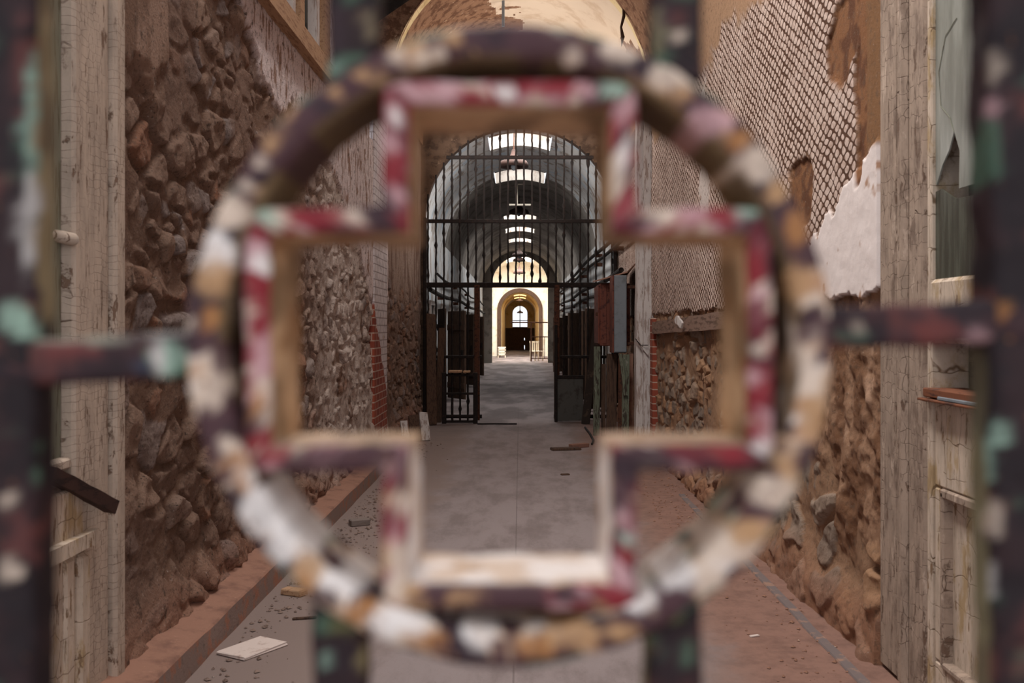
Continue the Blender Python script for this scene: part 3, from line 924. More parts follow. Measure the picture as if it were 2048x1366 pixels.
# window pane above the lock rail, with a jagged hole
gm, nt, b = new_mat('milky_glass')
tc = N(nt, 'ShaderNodeTexCoord')
f_ = noise(nt, stretch(nt, tc.outputs['Object'], (1, 3, .6)), 3, 6, .6)
nt.links.new(mixc(nt, ramp(nt, f_, .35, .65), srgb(172, 174, 166), srgb(138, 140, 132)), b.inputs['Base Color'])
b.inputs['Roughness'].default_value = .25
b.inputs['Alpha'].default_value = .8
b.inputs['Specular IOR Level'].default_value = .5
gm2, nt, b = new_mat('dusty_dark_glass')
tc = N(nt, 'ShaderNodeTexCoord')
f_ = noise(nt, stretch(nt, tc.outputs['Object'], (1, 6, .5)), 4, 6, .6)
nt.links.new(mixc(nt, ramp(nt, f_, .35, .65), srgb(92, 94, 84), srgb(66, 66, 58)), b.inputs['Base Color'])
b.inputs['Roughness'].default_value = .25; b.inputs['Alpha'].default_value = .9
# outline in wall coordinates (y offset, z) : upper sheet down to the crack, lower sheet under it


def pane(name, pts, mat):
    k = len(pts)
    v = [(x, p[0], p[1]) for x in (-.015, -.009) for p in pts]
    f = [tuple(range(k)), tuple(reversed(range(k, 2 * k)))] + [(i, (i + 1) % k, k + (i + 1) % k, k + i) for i in range(k)]
    return link_mesh(name, v, f, mat, d2, False)


pane('glass_pane', [(-.066, 2.065), (-.066, 3.3), (-.95, 3.3), (-.95, 2.02), (-.275, 2.02), (-.28, 2.16), (-.233, 2.242), (-.189, 2.178), (-.13, 2.131), (-.075, 2.062)], gm)
pane('glass_pane', [(-.066, 1.69), (-.066, 2.035), (-.12, 2.04), (-.175, 2.015), (-.25, 1.985), (-.95, 1.96), (-.95, 1.69)], gm2)
mb = MB(); mb.tube([(-.016, -.233, 2.24), (-.017, -.20, 2.3), (-.017, -.12, 2.36), (-.017, -.10, 2.5), (-.017, -.16, 2.62), (-.017, -.26, 2.66)], .0015, 5)
mb.build('crack_line', M['sage'], d2)

# ------------------------------------------------------------------ right: boards along the wall
mb = MB(); plank_mb((1.60, 7.4, 1.565), (1.60, 11.9, 1.50), .145, .06, (-1, 0, 0), 31, 16, .10, mb)
o = mb.build('wall_plank', flaky('grey_brown_board', srgb(138, 112, 98), [(srgb(100, 78, 66), 8, .48, .62, (2, .6, 4))], .92, 0, .5, .005, 40))
tag(o, 'grey weathered board fixed along right wall below the mesh plaster', 'board')
mb = MB(); plank_mb((1.54, 9.5, 1.52), (1.50, 9.62, 1.60), .075, .02, (-1, -.4, 0), 32, 6, .35, mb)
tag(mb.build('torn_scrap', M['wood_white']), 'pale torn scrap sticking out of the weathered wall board', 'scrap')
# whitewashed timber post at the vestibule's mouth
mb = MB()
zz = np.linspace(0, 4.5, 34)
for (ya, yb, xa) in ((12.32, 12.62, 1.44), (12.25, 12.6, 1.52)):
    v, f = [], []
    for i, z in enumerate(zz):
        j = .03 * (fbm(np.array([z * 3.]), np.array([ya]))[0] - .5)
        v += [(1.68, ya + j, z), (xa + j - .01 * ss(2, .4, z), ya + j, z), (xa + .01 + j - .01 * ss(2, .4, z), yb + j, z), (1.68, yb + j, z)]
    for i in range(len(zz) - 1):
        f += [(i * 4 + k, i * 4 + (k + 1) % 4, i * 4 + 4 + (k + 1) % 4, i * 4 + 4 + k) for k in range(4)]
    mb.add(v, f)
post = mb.build('trim_post', M['wood_white']); tag(post, kind='structure')
mb = MB(); mb.tube([(1.42, 12.24, 1.36), (1.56, 12.2, 1.18)], .013, 6)
tag(mb.build('peg_stick', M['wood_white']), 'pale stick poking slantwise from the white wooden post', 'stick')
mb = MB(); mb.tube([(1.41, 12.2, 1.37), (1.47, 12.19, 1.29), (1.56, 12.2, 1.29)], .006, 6)
tag(mb.build('bent_nail', M['dark_iron']), 'thin dark bent nail crossing the pale stick on white post', 'nail')

# ------------------------------------------------------------------ electrical boxes on the right
fb = empty('fuse_box', (1.2, 13.9, 1.25)); tag(fb, 'red brown metal fuse box with peeling paint on the right wall', 'fuse box')
mb = MB(); mb.box(-.09, .33, .0, .75, 0, .87, bev=.012); mb.build('cabinet', M['red_paint'], fb)
mb = MB(); mb.box(-.115, -.088, .03, .72, .03, .84, bev=.006); bd = mb.build('box_door', M['red_paint'], fb)
mb = MB(); mb.box(-.05, .0, -.014, .0, .03, .85, bev=.004); mb.box(.075, .11, -.014, .0, .03, .85, bev=.004); mb.build('front_rib', M['red_paint'], fb)
mb = MB(); mb.box(-.14, -.112, .1, .13, .42, .47, bev=.004); mb.build('latch', M['rust_iron'], bd)
gb = empty('junction_box', (1.33, 13.25, 1.17)); tag(gb, 'tall blue grey metal box in front of the red brown fuse box', 'junction box')
mb = MB(); mb.box(-.085, .085, 0, .42, 0, 1.03, bev=.01); mb.build('cabinet', M['grey_paint'], gb)
mb = MB(); mb.box(-.078, .078, -.012, .001, .012, 1.015, bev=.004); mb.build('box_door', M['grey_paint'], gb)
mb = MB(); mb.box(-.105, -.084, 0, .42, .0, 1.03, bev=.004); mb.build('side_flange', M['red_paint'], gb)
mb = MB(); mb.box(.085, .22, .15, .2, .1, .14, bev=.004); mb.build('bracket', M['rust_iron'], gb)
mb = MB(); mb.box(.085, .22, .15, .2, .86, .9, bev=.004); mb.build('bracket', M['rust_iron'], gb)
mb = MB()
v = [(1.07, 13.84, 2.165), (1.42, 13.2, 2.25), (1.58, 13.5, 2.40), (1.58, 14.7, 2.30), (1.07, 14.7, 2.19)]
v += [(x, y, z - .018) for x, y, z in v]
mb.add(v, [(0, 1, 2, 3, 4), (9, 8, 7, 6, 5)] + [(i, 5 + i, 5 + (i + 1) % 5, (i + 1) % 5) for i in range(5)])
tag(mb.build('box_hood', M['dust_red']), 'pink dusty slanting board covering both metal boxes', 'board')

# timbers and boards standing below the boxes
for k, (xa, xb, y, ztop, mt, lab, rx) in enumerate((
    (1.02, 1.11, 13.95, 1.24, 'wood_green', 'green flaking upright board under the inner edge of fuse box', 0),
    (1.12, 1.18, 13.85, 1.0, 'wood_dark', 'short dark upright board standing between green and peeling boards', 0),
    (1.16, 1.30, 13.5, 1.16, 'wood_dark', 'dark upright board with white flaking paint below the boxes', .0),
    (1.30, 1.345, 13.3, 1.1, 'rust_iron', 'thin rusty brown upright strip below the grey box', 0),
    (1.34, 1.43, 13.15, 1.16, 'wood_green', 'grey green upright post beneath the blue grey box', 0),
    (1.44, 1.52, 13.52, 1.15, 'dust_red', 'pink plaster covered strip standing behind the white post', 0))):
    mb = plank_mb(((xa + xb) / 2, y, 0), ((xa + xb) / 2 + .01, y + .02, ztop), xb - xa, .05, (0, -1, 0), 60 + k, 8, .10)
    tag(mb.build('upright_board', M[mt]), lab, 'board')
mb = plank_mb((1.315, 13.1, 1.16), (1.385, 13.08, .62), .045, .03, (0, -1, 0), 71, 6, .1)
tag(mb.build('brace_strip', M['wood_green']), 'green strip nailed slantwise across the post under grey box', 'strip')

# ------------------------------------------------------------------ pipes
def pipe(x, z, y0, y1, r, lab, sag=.03, brk=(), ex=0.0):
    p = empty('wall_pipe', (0, 0, 0)); tag(p, lab, 'pipe', None)
    n = 14
    mb = MB(); mb.tube([(x + ex * math.sin(k * 1.7), y0 + (y1 - y0) * k / (n - 1), z - sag * math.sin(k * 1.1)) for k in range(n)], r, 8)
    mb.build('pipe_run', M['dark_iron'], p, True)
    s = 1 if x > 0 else -1
    for yb in brk:
        mb = MB(); mb.box(*sorted((x - s * .02, s * 1.66)), yb, yb + .03, z - r - .05, z - r + .02, bev=.004)
        mb.build('bracket', M['rust_iron'], p)
    return p


pipe(1.50, 2.96, 13.2, 42, .035, 'uppermost rusty pipe running along the right hall wall', brk=(15.5, 19.5, 24, 29, 36))
pipe(1.47, 2.78, 13.4, 42, .03, 'second rusty pipe down on the right hall wall', brk=(15.5, 19.5, 24, 29, 36))
pipe(1.50, 2.36, 14.8, 42, .04, 'third rusty pipe down on the right hall wall', brk=(19.5, 24, 29, 36))
pipe(1.52, 2.15, 15, 42, .03, 'lowest rusty pipe just above the right cell doors', brk=(19.5, 24, 29, 36))
pipe(-1.5, 2.14, 16.7, 42, .04, 'rusty pipe running above the left cell doors', brk=(19.5, 24, 29, 36))
pipe(-1.53, 2.5, 18.5, 42, .025, 'thin upper pipe on the left hall wall', sag=.05, brk=(24, 29, 36))

# ------------------------------------------------------------------ barred grille across the corridor
GY = 16.3
g = empty('barred_grille', (0, GY, 0)); tag(g, 'tall dark iron grille of upright bars filling the arch across the corridor', 'grille')
rnd = random.Random(5)
nb_ = 24
for k in range(nb_):
    x = -1.50 + k * 3.0 / (nb_ - 1)
    ztop = 3.25 + math.sqrt(max(0, 1.56 ** 2 - x * x)) - .0
    zlow = 0.0 if (x < -.75 or x > .66) else 2.2
    n = int((ztop - zlow) / .06)
    pts = [(x + rnd.uniform(-.004, .004), 0, zlow + (ztop - zlow) * i / n) for i in range(n + 1)]
    rr = [.0145 * (1 + (rnd.uniform(.3, 1.2) if rnd.random() < .12 else rnd.uniform(-.08, .12))) for _ in pts]
    mb = MB(); mb.tube(pts, rr, 6)
    mb.build('bar', M['dark_iron'], g, True)
for z, x0, x1, hh in ((4.28, -1.2, 1.2, .028), (3.24, -1.55, 1.55, .03), (2.2, -1.55, 1.55, .042), (1.03, -1.55, -.62, .024), (1.03, .55, 1.55, .024), (.06, -1.55, -.62, .03), (.06, .55, 1.55, .03)):
    mb = MB(); mb.box(x0, x1, -.028, .028, z - hh, z + hh, bev=.006); mb.build('rail', M['dark_iron'], g)
for x in (-.70, .60):
    mb = MB(); mb.box(x - .045, x + .045, -.04, .04, 0, 2.2, bev=.008); mb.build('post', M['rust_iron'], g)
for x in (-1.55, 1.55):
    mb = MB(); mb.box(x - .03, x + .03, -.04, .04, 0, 3.3, bev=.008); mb.build('post', M['dark_iron'], g)
# sheet metal panel in the right leaf
sm = empty('sheet_metal_door', (.79, 15.98, 0)); tag(sm, 'low dark grey sheet metal door leaf standing right of the walkway', 'gate leaf')
mb = MB(); mb.box(-.20, .22, -.01, .01, .02, .72, bev=.004); mb.build('sheet', flaky('dark_grey_sheet', srgb(78, 76, 72), [(srgb(58, 52, 48), 5, .5, .66)], .6, .2, .2, .002, 40), sm)
mb = MB(); mb.box(-.24, -.19, -.03, .03, 0, 1.55, bev=.006); mb.build('stile', M['dark_iron'], sm)
mb = MB(); mb.box(-.24, .24, -.025, .025, .69, .745, bev=.006); mb.build('top_rail', M['dark_iron'], sm)
# low barred leaf on the left with a lit board on its top
lg = empty('barred_leaf', (-.92, 15.7, 0)); tag(lg, 'low open barred gate leaf with a plank along its top', 'gate leaf')
for x in (-.27, .22):
    mb = MB(); mb.box(x - .035, x + .035, -.03, .03, 0, .80, bev=.006); mb.build('stile', M['dark_iron'], lg)
for x in (-.14, -.02, .10):
    mb = MB(); mb.tube([(x, 0, .02), (x, 0, .4), (x, 0, .80)], .015, 6); mb.build('bar', M['dark_iron'], lg)
for z in (.03, .12, .47, .76):
    mb = MB(); mb.box(-.3, .25, -.02, .02, z - .018, z + .018, bev=.004); mb.build('rail', M['dark_iron'], lg)
mb = MB(); mb.box(-.20, .01, -.09, .10, .80, .835, bev=.006); mb.box(.03, .14, -.09, .10, .80, .83, bev=.006); mb.build('top_board', M['wood_pale'], lg)
mb = plank_mb((1.02, 15.6, .0), (1.26, 15.75, 1.92), .13, .04, (-.3, -1, 0), 81, 8, .08)
tag(mb.build('leaning_board', flaky('tar_black_wood', srgb(48, 40, 36), [(srgb(74, 60, 50), 10, .55, .66)], .9, 0, .3, .004, 40)), 'black board leaning between sheet metal door and fuse box', 'board')
mb = plank_mb((-1.36, 15.4, .0), (-1.42, 15.9, 1.72), .16, .04, (0.5, -1, 0), 82, 8, .08)
tag(mb.build('leaning_board', M['wood_dark']), 'tall dark board leaning on the left bars of the grille', 'board')
mb = plank_mb((-1.30, 15.85, .0), (-1.26, 16.1, 1.5), .11, .035, (0.3, -1, 0), 83, 8, .08)
tag(mb.build('leaning_board', M['wood_dark']), 'shorter brown board leaning between the tall dark board and the barred leaf', 'board')
# whitewashed scraps at the foot of the left wall
for k, (x, y, h, w_, mt, lab) in enumerate(((-1.30, 13.3, .37, .12, 'wood_white', 'tallest whitewashed slab propped at the foot of left wall'), (-1.42, 13.2, .33, .14, 'wood_dark', 'dark board between two whitewashed slabs by the left wall'), (-1.50, 12.75, .30, .09, 'wood_white', 'smallest whitewashed slab next to the brick pier'))):
    mb = plank_mb((x + .05, y, .0), (x, y + .12, h), w_, .04, (.35, -1, .2), 90 + k, 5, .12)
    tag(mb.build('propped_slab', M[mt]), lab, 'slab')

# ------------------------------------------------------------------ open cell doors along the hall
def cell_door():
    r = empty('cell_door')
    mb = MB()
    for k in range(4):
        mb.box(k * .17 - (.002 if k else 0), k * .17 + .172, -.02, .02, .04, 1.85, bev=.004)
    mb.build('boards', M['wood_dark'], r)
    mb = MB(); mb.box(.0, .68, -.035, -.02, .25, .37, bev=.004); mb.box(.0, .68, -.035, -.02, 1.45, 1.57, bev=.004)
    xb_ = mb.build('cross_board', M['wood_dark'], r)
    mb = MB(); mb.box(.02, .30, -.042, -.035, .29, .33); mb.box(.02, .30, -.042, -.035, 1.49, 1.53); mb.build('strap_hinge', M['rust_iron'], xb_)
    mb = MB(); mb.box(.6, .65, -.06, -.03, .9, 1.05, bev=.004); mb.build('lock_box', M['dark_iron'], r)
    return r


def copy_tree(o, parent=None):
    c = o.copy(); COL.objects.link(c)
    if parent is not None:
        c.parent = parent
    for ch in o.children:
        copy_tree(ch, c)
    return c


ORD = ['first', 'second', 'third', 'fourth', 'fifth', 'sixth', 'seventh', 'eighth', 'ninth', 'tenth']
proto = None
for sgn, sd in ((-1, 'left'), (1, 'right')):
    for k, d in enumerate(DOORS[:7]):
        o = cell_door() if proto is None else copy_tree(proto)
        proto = proto or o
        o.location = (sgn * 1.50, d + DW + .06, 0)
        o.rotation_euler = (0, 0, 0)
        ang = [.25, .6, .2, .5, .35, .6, .25, .45][(k + (3 if sgn > 0 else 0)) % 8]
        # hinged at the far jamb, swung out into the hall
        o.rotation_euler = (0, 0, -PI / 2 + ang if sgn < 0 else -PI / 2 - ang)
        tag(o, f'{ORD[k]} open plank cell door beyond the grille along the {sd} hall wall', 'door', 'open plank doors of the cells')

fr = None
for sgn in (-1, 1):
    for k, d in enumerate(DOORS[:8]):
        if fr is None:
            fr = empty('trim_doorway'); fr['kind'] = 'structure'
            mb = MB(); mb.box(-.025, .025, -.09, -.005, 0, DH + .09, bev=.006); mb.build('jamb_board', M['wood_white'], fr)
            mb = MB(); mb.box(-.025, .025, DW + .005, DW + .09, 0, DH + .09, bev=.006); mb.build('jamb_board', M['wood_white'], fr)
            mb = MB(); mb.box(-.025, .025, -.004, DW + .004, DH + .005, DH + .09, bev=.006); mb.build('head_board', M['wood_white'], fr)
            o = fr
        else:
            o = copy_tree(fr)
        o.location = (sgn * 1.583, d, 0)

# ------------------------------------------------------------------ hanging lamps down the middle
def lamp(x, y, zl, ztop, r):
    p = empty('pendant_lamp', (x, y, zl))
    mb = MB(); mb.tube([(0, 0, .30 * r / .25), (0.006, 0, .6), (0, 0, ztop - zl)], .012, 6); mb.build('rod', M['rust_iron'], p)
    k = r / .25
    mb = MB(); mb.lathe([(.03 * k, .30 * k), (.05 * k, .22 * k), (.10 * k, .15 * k), (.22 * k, .10 * k), (.25 * k, .05 * k), (.25 * k, .0), (.21 * k, .0), (.20 * k, .05 * k), (.08 * k, .1 * k), (.03 * k, .12 * k)], (0, 0, 0), 22)
    shade = mb.build('lamp_shade', M['lamp'], p, True)
    mb = MB(); mb.lathe([(.012, .12 * k), (.04 * k, .06 * k), (.05 * k, .0), (.03 * k, -.05 * k), (.001, -.06 * k)], (0, 0, 0), 12); mb.build('bulb', M['grey_paint'], shade, True)
    return p


LL = ['rusty bell shaped lamp hanging under the first skylight beyond the grille', 'second hanging lamp along the hall beyond the rusty bell lamp',
      'third hanging lamp along the hall crown', 'fourth hanging lamp before the bright rotunda', 'hanging lamp in the bright rotunda above the inner arch', 'hanging lamp inside the warm passage past the dark arch', 'last hanging lamp silhouetted against the end window']
for (x, y, z, zt, r), lab in zip(((-.11, 17.6, 4.33, 5.0, .26), (-.03, 25.0, 4.35, 4.85, .25), (-.02, 33.0, 3.85, 5.0, .25), (-.03, 39.0, 4.1, 4.8, .25), (-.03, 46, 4.0, 5.2, .28), (-.02, 57.0, 3.0, 3.6, .2), (.0, 64, 2.45, 3.4, .2)), LL):
    tag(lamp(x, y, z, zt, r), lab, 'lamp', 'lamps hanging down the middle of the hall')
fx = empty('strip_light', (0, 22.9, 4.3)); tag(fx, 'thin pale strip light hanging on rods past the second skylight', 'light fitting')
mb = MB(); mb.box(-.25, .25, -.03, .03, 0, .04, bev=.006); mb.build('light_bar', M['white_plastic'], fx)
mb = MB(); mb.tube([(-.06, 0, .04), (-.06, 0, .3), (-.06, 0, .5)], .012, 6); mb.build('rod', M['white_plastic'], fx)
mb = MB(); mb.box(-.07, .08, -.012, .012, .48, .5); mb.build('hook_bar', M['white_plastic'], fx)

# rod hanging from the vestibule vault, and a dry root
mb = MB(); mb.tube([(-.235, 14.0, 5.72), (-.235, 14.0, 5.95), (-.235, 14.0, 6.1)], .022, 8)
tag(mb.build('hanging_rod', M['grey_paint']), 'short pale rod hanging from the broken vestibule vault', 'rod')
mb = MB(); mb.tube([(1.255, 12.37, 4.98), (1.27, 12.36, 5.10), (1.25, 12.365, 5.22), (1.285, 12.36, 5.36), (1.28, 12.375, 5.52)], [.004, .02, .012, .026, .014], 7, lump=.4)
tag(mb.build('dangling_root', M['wood_dark']), 'brown dangling dry root at the right edge of the vestibule arch', 'root')

# ------------------------------------------------------------------ rotunda: chair, crate and inner gate
ch = empty('garden_chair', (.76, 45.6, 0), .5); tag(ch, 'small white slatted chair on the right of the bright rotunda floor', 'chair')
for sx in (-.2, .2):
    for sy in (-.2, .2):
        mb = MB(); mb.box(sx - .025, sx + .025, sy - .025, sy + .025, 0, .42, bev=.004); mb.build('leg', M['white_plastic'], ch)
mb = MB(); mb.box(-.24, .24, -.24, .24, .42, .46, bev=.008); mb.build('seat', M['white_plastic'], ch)
mb = MB()
for k in range(5):
    mb.box(-.22 + k * .1, -.18 + k * .1, .2, .24, .46, .86)
mb.box(-.24, .24, .2, .25, .82, .9); mb.build('backrest', M['white_plastic'], ch)
cr = empty('slatted_bench', (-.92, 50.6, 0)); tag(cr, 'white slatted bench left of the dark inner arch', 'bench')
mb = MB()
for k in range(3):
    mb.box(-.2, .2, -.25, -.2, .12 + k * .14, .23 + k * .14, bev=.004)
mb.build('slats', M['white_plastic'], cr)
mb = MB(); mb.box(-.2, .2, -.25, .25, .50, .54, bev=.006); mb.build('seat', M['white_plastic'], cr)
for sx in (-.18, .18):
    mb = MB(); mb.box(sx - .02, sx + .02, -.25, .25, 0, .5); mb.build('leg', M['white_plastic'], cr)
ig = empty('inner_gate', (.5, 44.9, 0)); tag(ig, 'rusty open gate frame at the edge of the bright rotunda', 'gate')
mb = MB(); mb.box(-.03, .03, -.03, .03, 0, 1.72, bev=.005); mb.build('post', M['rust_iron'], ig)
mb = MB(); mb.box(1.02, 1.08, -.03, .03, 0, 1.72, bev=.005); mb.build('post', M['rust_iron'], ig)
mb = MB(); mb.box(-.95, 1.08, -.025, .025, 1.72, 1.78, bev=.005); mb.build('top_rail', M['rust_iron'], ig)
for k in range(4):
    mb = MB(); mb.tube([(.2 + k * .2, 0, .1), (.2 + k * .2, 0, .6), (.2 + k * .2, 0, 1.1)], .012, 6); mb.build('bar', M['rust_iron'], ig)
for z in (1.1, .12):
    mb = MB(); mb.box(0, 1.05, -.02, .02, z - .02, z + .02); mb.build('rail', M['rust_iron'], ig)

# ------------------------------------------------------------------ things on the floor
def slab_thing(name, c, sx, sy, t, rz, mat, lab, cat, seed, tilt=(0, 0), z0=0.0):
    rnd = random.Random(seed)
    mb = MB(); mb.box(-sx / 2, sx / 2, -sy / 2, sy / 2, 0, t, bev=min(.006, t * .3))
    mb.v = [(x + rnd.uniform(-.02, .02) * sx, y + rnd.uniform(-.02, .02) * sy, z) for x, y, z in mb.v]
    o = mb.build(name, mat)
    o.location = (c[0], c[1], z0); o.rotation_euler = (tilt[0], tilt[1], rz)
    return tag(o, lab, cat)


slab_thing('floor_tile', (-1.245, 4.66), .185, .27, .018, -.55, M['tile'], 'white square tile lying loose on the dusty floor by the kerb', 'tile', 1)
slab_thing('wood_offcut', (-1.27, 5.62), .14, .07, .035, -.45, M['wood_pale'], 'small brown wood offcut against the kerb beyond the white tile', 'wood offcut', 2)
slab_thing('wood_sliver', (-1.11, 5.15), .12, .02, .012, .22, M['wood_dark'], 'thin dark wood sliver on the floor near the brown offcut', 'wood sliver', 3)
slab_thing('wood_scrap', (.56, 12.3), .36, .14, .03, .22, M['wood_dark'], 'larger dark wood scrap lying on the concrete right of the walkway', 'wood scrap', 4)
slab_thing('wood_scrap', (.74, 12.55), .26, .09, .05, .6, flaky('red_scrap', srgb(132, 96, 82), [], .9), 'reddish scrap behind the larger dark wood scrap', 'wood scrap', 5)
slab_thing('wood_chip', (.46, 10.2), .09, .05, .015, .3, M['wood_dark'], 'tiny dark chip alone on the concrete before the wood scraps', 'wood chip', 6)
slab_thing('brick_bat', (-1.22, 7.6), .15, .08, .05, .5, flaky('grey_bat', srgb(120, 108, 102), [], .95, 0, .5, .005, 60), 'grey brick fragment half buried in rubble beside the kerb', 'brick fragment', 7)
slab_thing('white_chip', (1.14, 4.86), .05, .018, .008, .4, M['tile'], 'small white plaster chip on the red dusty floor', 'plaster chip', 8)
mb = MB(); mb.tube([(.92, 12.8, .015), (.97, 13.2, .02), (.98, 14.0, .02), (.97, 14.9, .02)], .014, 7)
tag(mb.build('loose_cable', M['dark_iron']), 'dark cable curving over the floor under the fuse box', 'cable')
mb = MB(); mb.tube([(-.66, 15.5, .014), (-.4, 15.45, .02), (-.05, 15.5, .014)], .012, 6)
tag(mb.build('iron_rod', M['dark_iron']), 'thin dark rod lying across the walkway by the low gate leaf', 'rod')


def scatter(name, n, region, seed, smax, mat, lab):
    rnd = random.Random(seed)
    mb = MB()
    for _ in range(n):
        x, y = region(rnd)
        s = smax * (rnd.random() ** 2.5 * .9 + .1)
        v = []
        for q in range(6):
            d = [(1, 0, 0), (-1, 0, 0), (0, 1, 0), (0, -1, 0), (0, 0, .7), (0, 0, -.3)][q]
            v.append((x + d[0] * s * rnd.uniform(.5, 1.2), y + d[1] * s * rnd.uniform(.5, 1.2), s * .25 + d[2] * s * rnd.uniform(.6, 1)))
        mb.add(v, [(0, 2, 4), (2, 1, 4), (1, 3, 4), (3, 0, 4), (2, 0, 5), (1, 2, 5), (3, 1, 5), (0, 3, 5)])
    return tag(mb.build(name, mat), lab, 'rubble', kind='stuff')


grit = flaky('rubble_grit', srgb(132, 112, 102), [(srgb(96, 78, 70), 18, .45, .6), (srgb(190, 174, 164), 25, .64, .7)], .95, 0, .4, .003, 60)
def left_spot(r):
    if r.random() < .8:
        return -1.37 + abs(r.gauss(0, .16)), r.uniform(3.6, 13)
    return max(-1.37, -1.15 + r.gauss(0, .12)), r.gauss(7.6, .8)


def right_spot(r):
    if r.random() < .8:
        return 1.50 - abs(r.gauss(0, .2)), r.uniform(4, 12)
    return 1.18 + r.gauss(0, .11), r.gauss(8.2, .7)


scatter('rubble', 1300, left_spot, 1, .02, grit, 'small grey rubble and grit strewn beside the kerb')
scatter('rubble', 800, right_spot, 4, .016, flaky('red_grit', srgb(140, 104, 86), [(srgb(186, 160, 144), 22, .62, .68)], .95, 0, .4, .003, 60), 'fine reddish grit along the foot of the right wall')

# ------------------------------------------------------------------ the iron gate in front
GD = 0.40                                   # distance of its face from the eye
PX = GD / F                                 # one photo pixel at that face
gate = empty('iron_gate')
tag(gate, 'flaking maroon and cream iron gate with a ring around a cross', 'gate')
dirv = Vector(((1020 - VX) / F, 1, (VY - 688) / F))
gate.location = Vector((0, 0, EYE)) + dirv * GD
yaw = -math.atan2(dirv.x, dirv.y); pit = math.atan2(dirv.z, 1)
gate.rotation_euler = (pit, 0, yaw)

MAR, MAR2 = np.array(srgb(74, 48, 52)), np.array(srgb(52, 36, 42))
CRM, WHT = np.array(srgb(206, 184, 166)), np.array(srgb(226, 216, 210))
TAN, OCH = np.array(srgb(176, 136, 98)), np.array(srgb(164, 112, 66))
RED, RED2 = np.array(srgb(130, 36, 44)), np.array(srgb(100, 34, 42))
MNT, GRN = np.array(srgb(150, 176, 158)), np.array(srgb(76, 100, 82))
PNK = np.array(srgb(190, 148, 150))
BRN = np.array(srgb(150, 118, 86))
IRN = np.array(srgb(104, 84, 58))


def nz(V, s, seed, oct=3):
    return fbm(V[:, 0] * s, V[:, 1] * s, V[:, 2] * s, oct, seed)


def put(c, colr, w):
    return c + (np.asarray(colr) - c) * np.clip(w, 0, 1)[:, None]


def blobs(c, P, lst):
    """lst: (photo x, photo y, rx, ry, colour) patches of paint on the gate's face"""
    wob = nz(np.stack([P[:, 0], P[:, 1], P[:, 0] * 0], 1), .03, 77, 4)
    wob2 = nz(np.stack([P[:, 0], P[:, 1], P[:, 0] * 0], 1), .07, 79, 4)
    for (x, y, rx, ry, colr) in lst:
        d = np.hypot((P[:, 0] - x) / rx, (P[:, 1] - y) / ry) + (wob - .5) * 1.1
        c = put(c, colr, ss(1.05, .75, d) * (.68 + .3 * ss(.35, .6, wob2)))
    return c


def photo(V):
    return np.stack([1020 + V[:, 0] / PX, 688 - V[:, 2] / PX], 1)


gm_ = flaky('flaking_gate_paint', (.3, .2, .15), [(tuple(srgb(120, 78, 50)), 170, .64, .68), (tuple(srgb(60, 42, 46)), 120, .66, .70)], .62, 0, .5, .0015, 220, vcol='tint')

# ring
nA, prof = 420, []
r0, r1, dep, bv = 574 * PX, 650 * PX, .054, .0055
cs = [(r0 + bv, bv, PI, 1.5 * PI), (r1 - bv, bv, 1.5 * PI, 2 * PI), (r1 - bv, dep - bv, 0, .5 * PI), (r0 + bv, dep - bv, .5 * PI, PI)]
raw = []
for (cx, cy, a0, a1) in cs:
    for k in range(5):
        a = a0 + (a1 - a0) * k / 4
        raw.append((cx + bv * math.cos(a), cy + bv * math.sin(a)))
for i, p in enumerate(raw):
    q = raw[(i + 1) % len(raw)]
    d = math.hypot(q[0] - p[0], q[1] - p[1])
    n = max(1, int(d / .0025))
    for k in range(n):
        prof.append((p[0] + (q[0] - p[0]) * k / n, p[1] + (q[1] - p[1]) * k / n))
prof = np.array(prof); nP = len(prof)
A = np.linspace(0, 2 * PI, nA, endpoint=False)
R = prof[None, :, 0].repeat(nA, 0); D = prof[None, :, 1].repeat(nA, 0)
V = np.stack([R * np.cos(A)[:, None], D, R * np.sin(A)[:, None]], -1).reshape(-1, 3)
inside = (np.hypot(V[:, 0], V[:, 2]) < (r0 + .002))
lump = (nz(V, 45, 3) - .5) * .004 + (nz(V, 160, 4) - .5) * .0016
nrm = np.stack([(R - (r0 + r1) / 2) * np.cos(A)[:, None], (D - dep / 2) * .4, (R - (r0 + r1) / 2) * np.sin(A)[:, None]], -1).reshape(-1, 3)
nrm /= np.linalg.norm(nrm, axis=1)[:, None] + 1e-9
V = V + nrm * lump[:, None]
P = photo(V)
up = V[:, 2] / r1
c = np.tile(CRM, (len(V), 1))
c = put(c, WHT, ss(.45, .65, nz(V, 60, 10)) * ss(.3, -.5, up))
c = put(c, TAN, ss(.46, .58, nz(V, 75, 11)) * .8)
c = put(c, OCH, ss(.58, .66, nz(V, 85, 12)) * .8)
c = put(c, MAR, ss(.52, .58, nz(V, 62, 13) + .20 * ss(.0, .7, up) + .03))
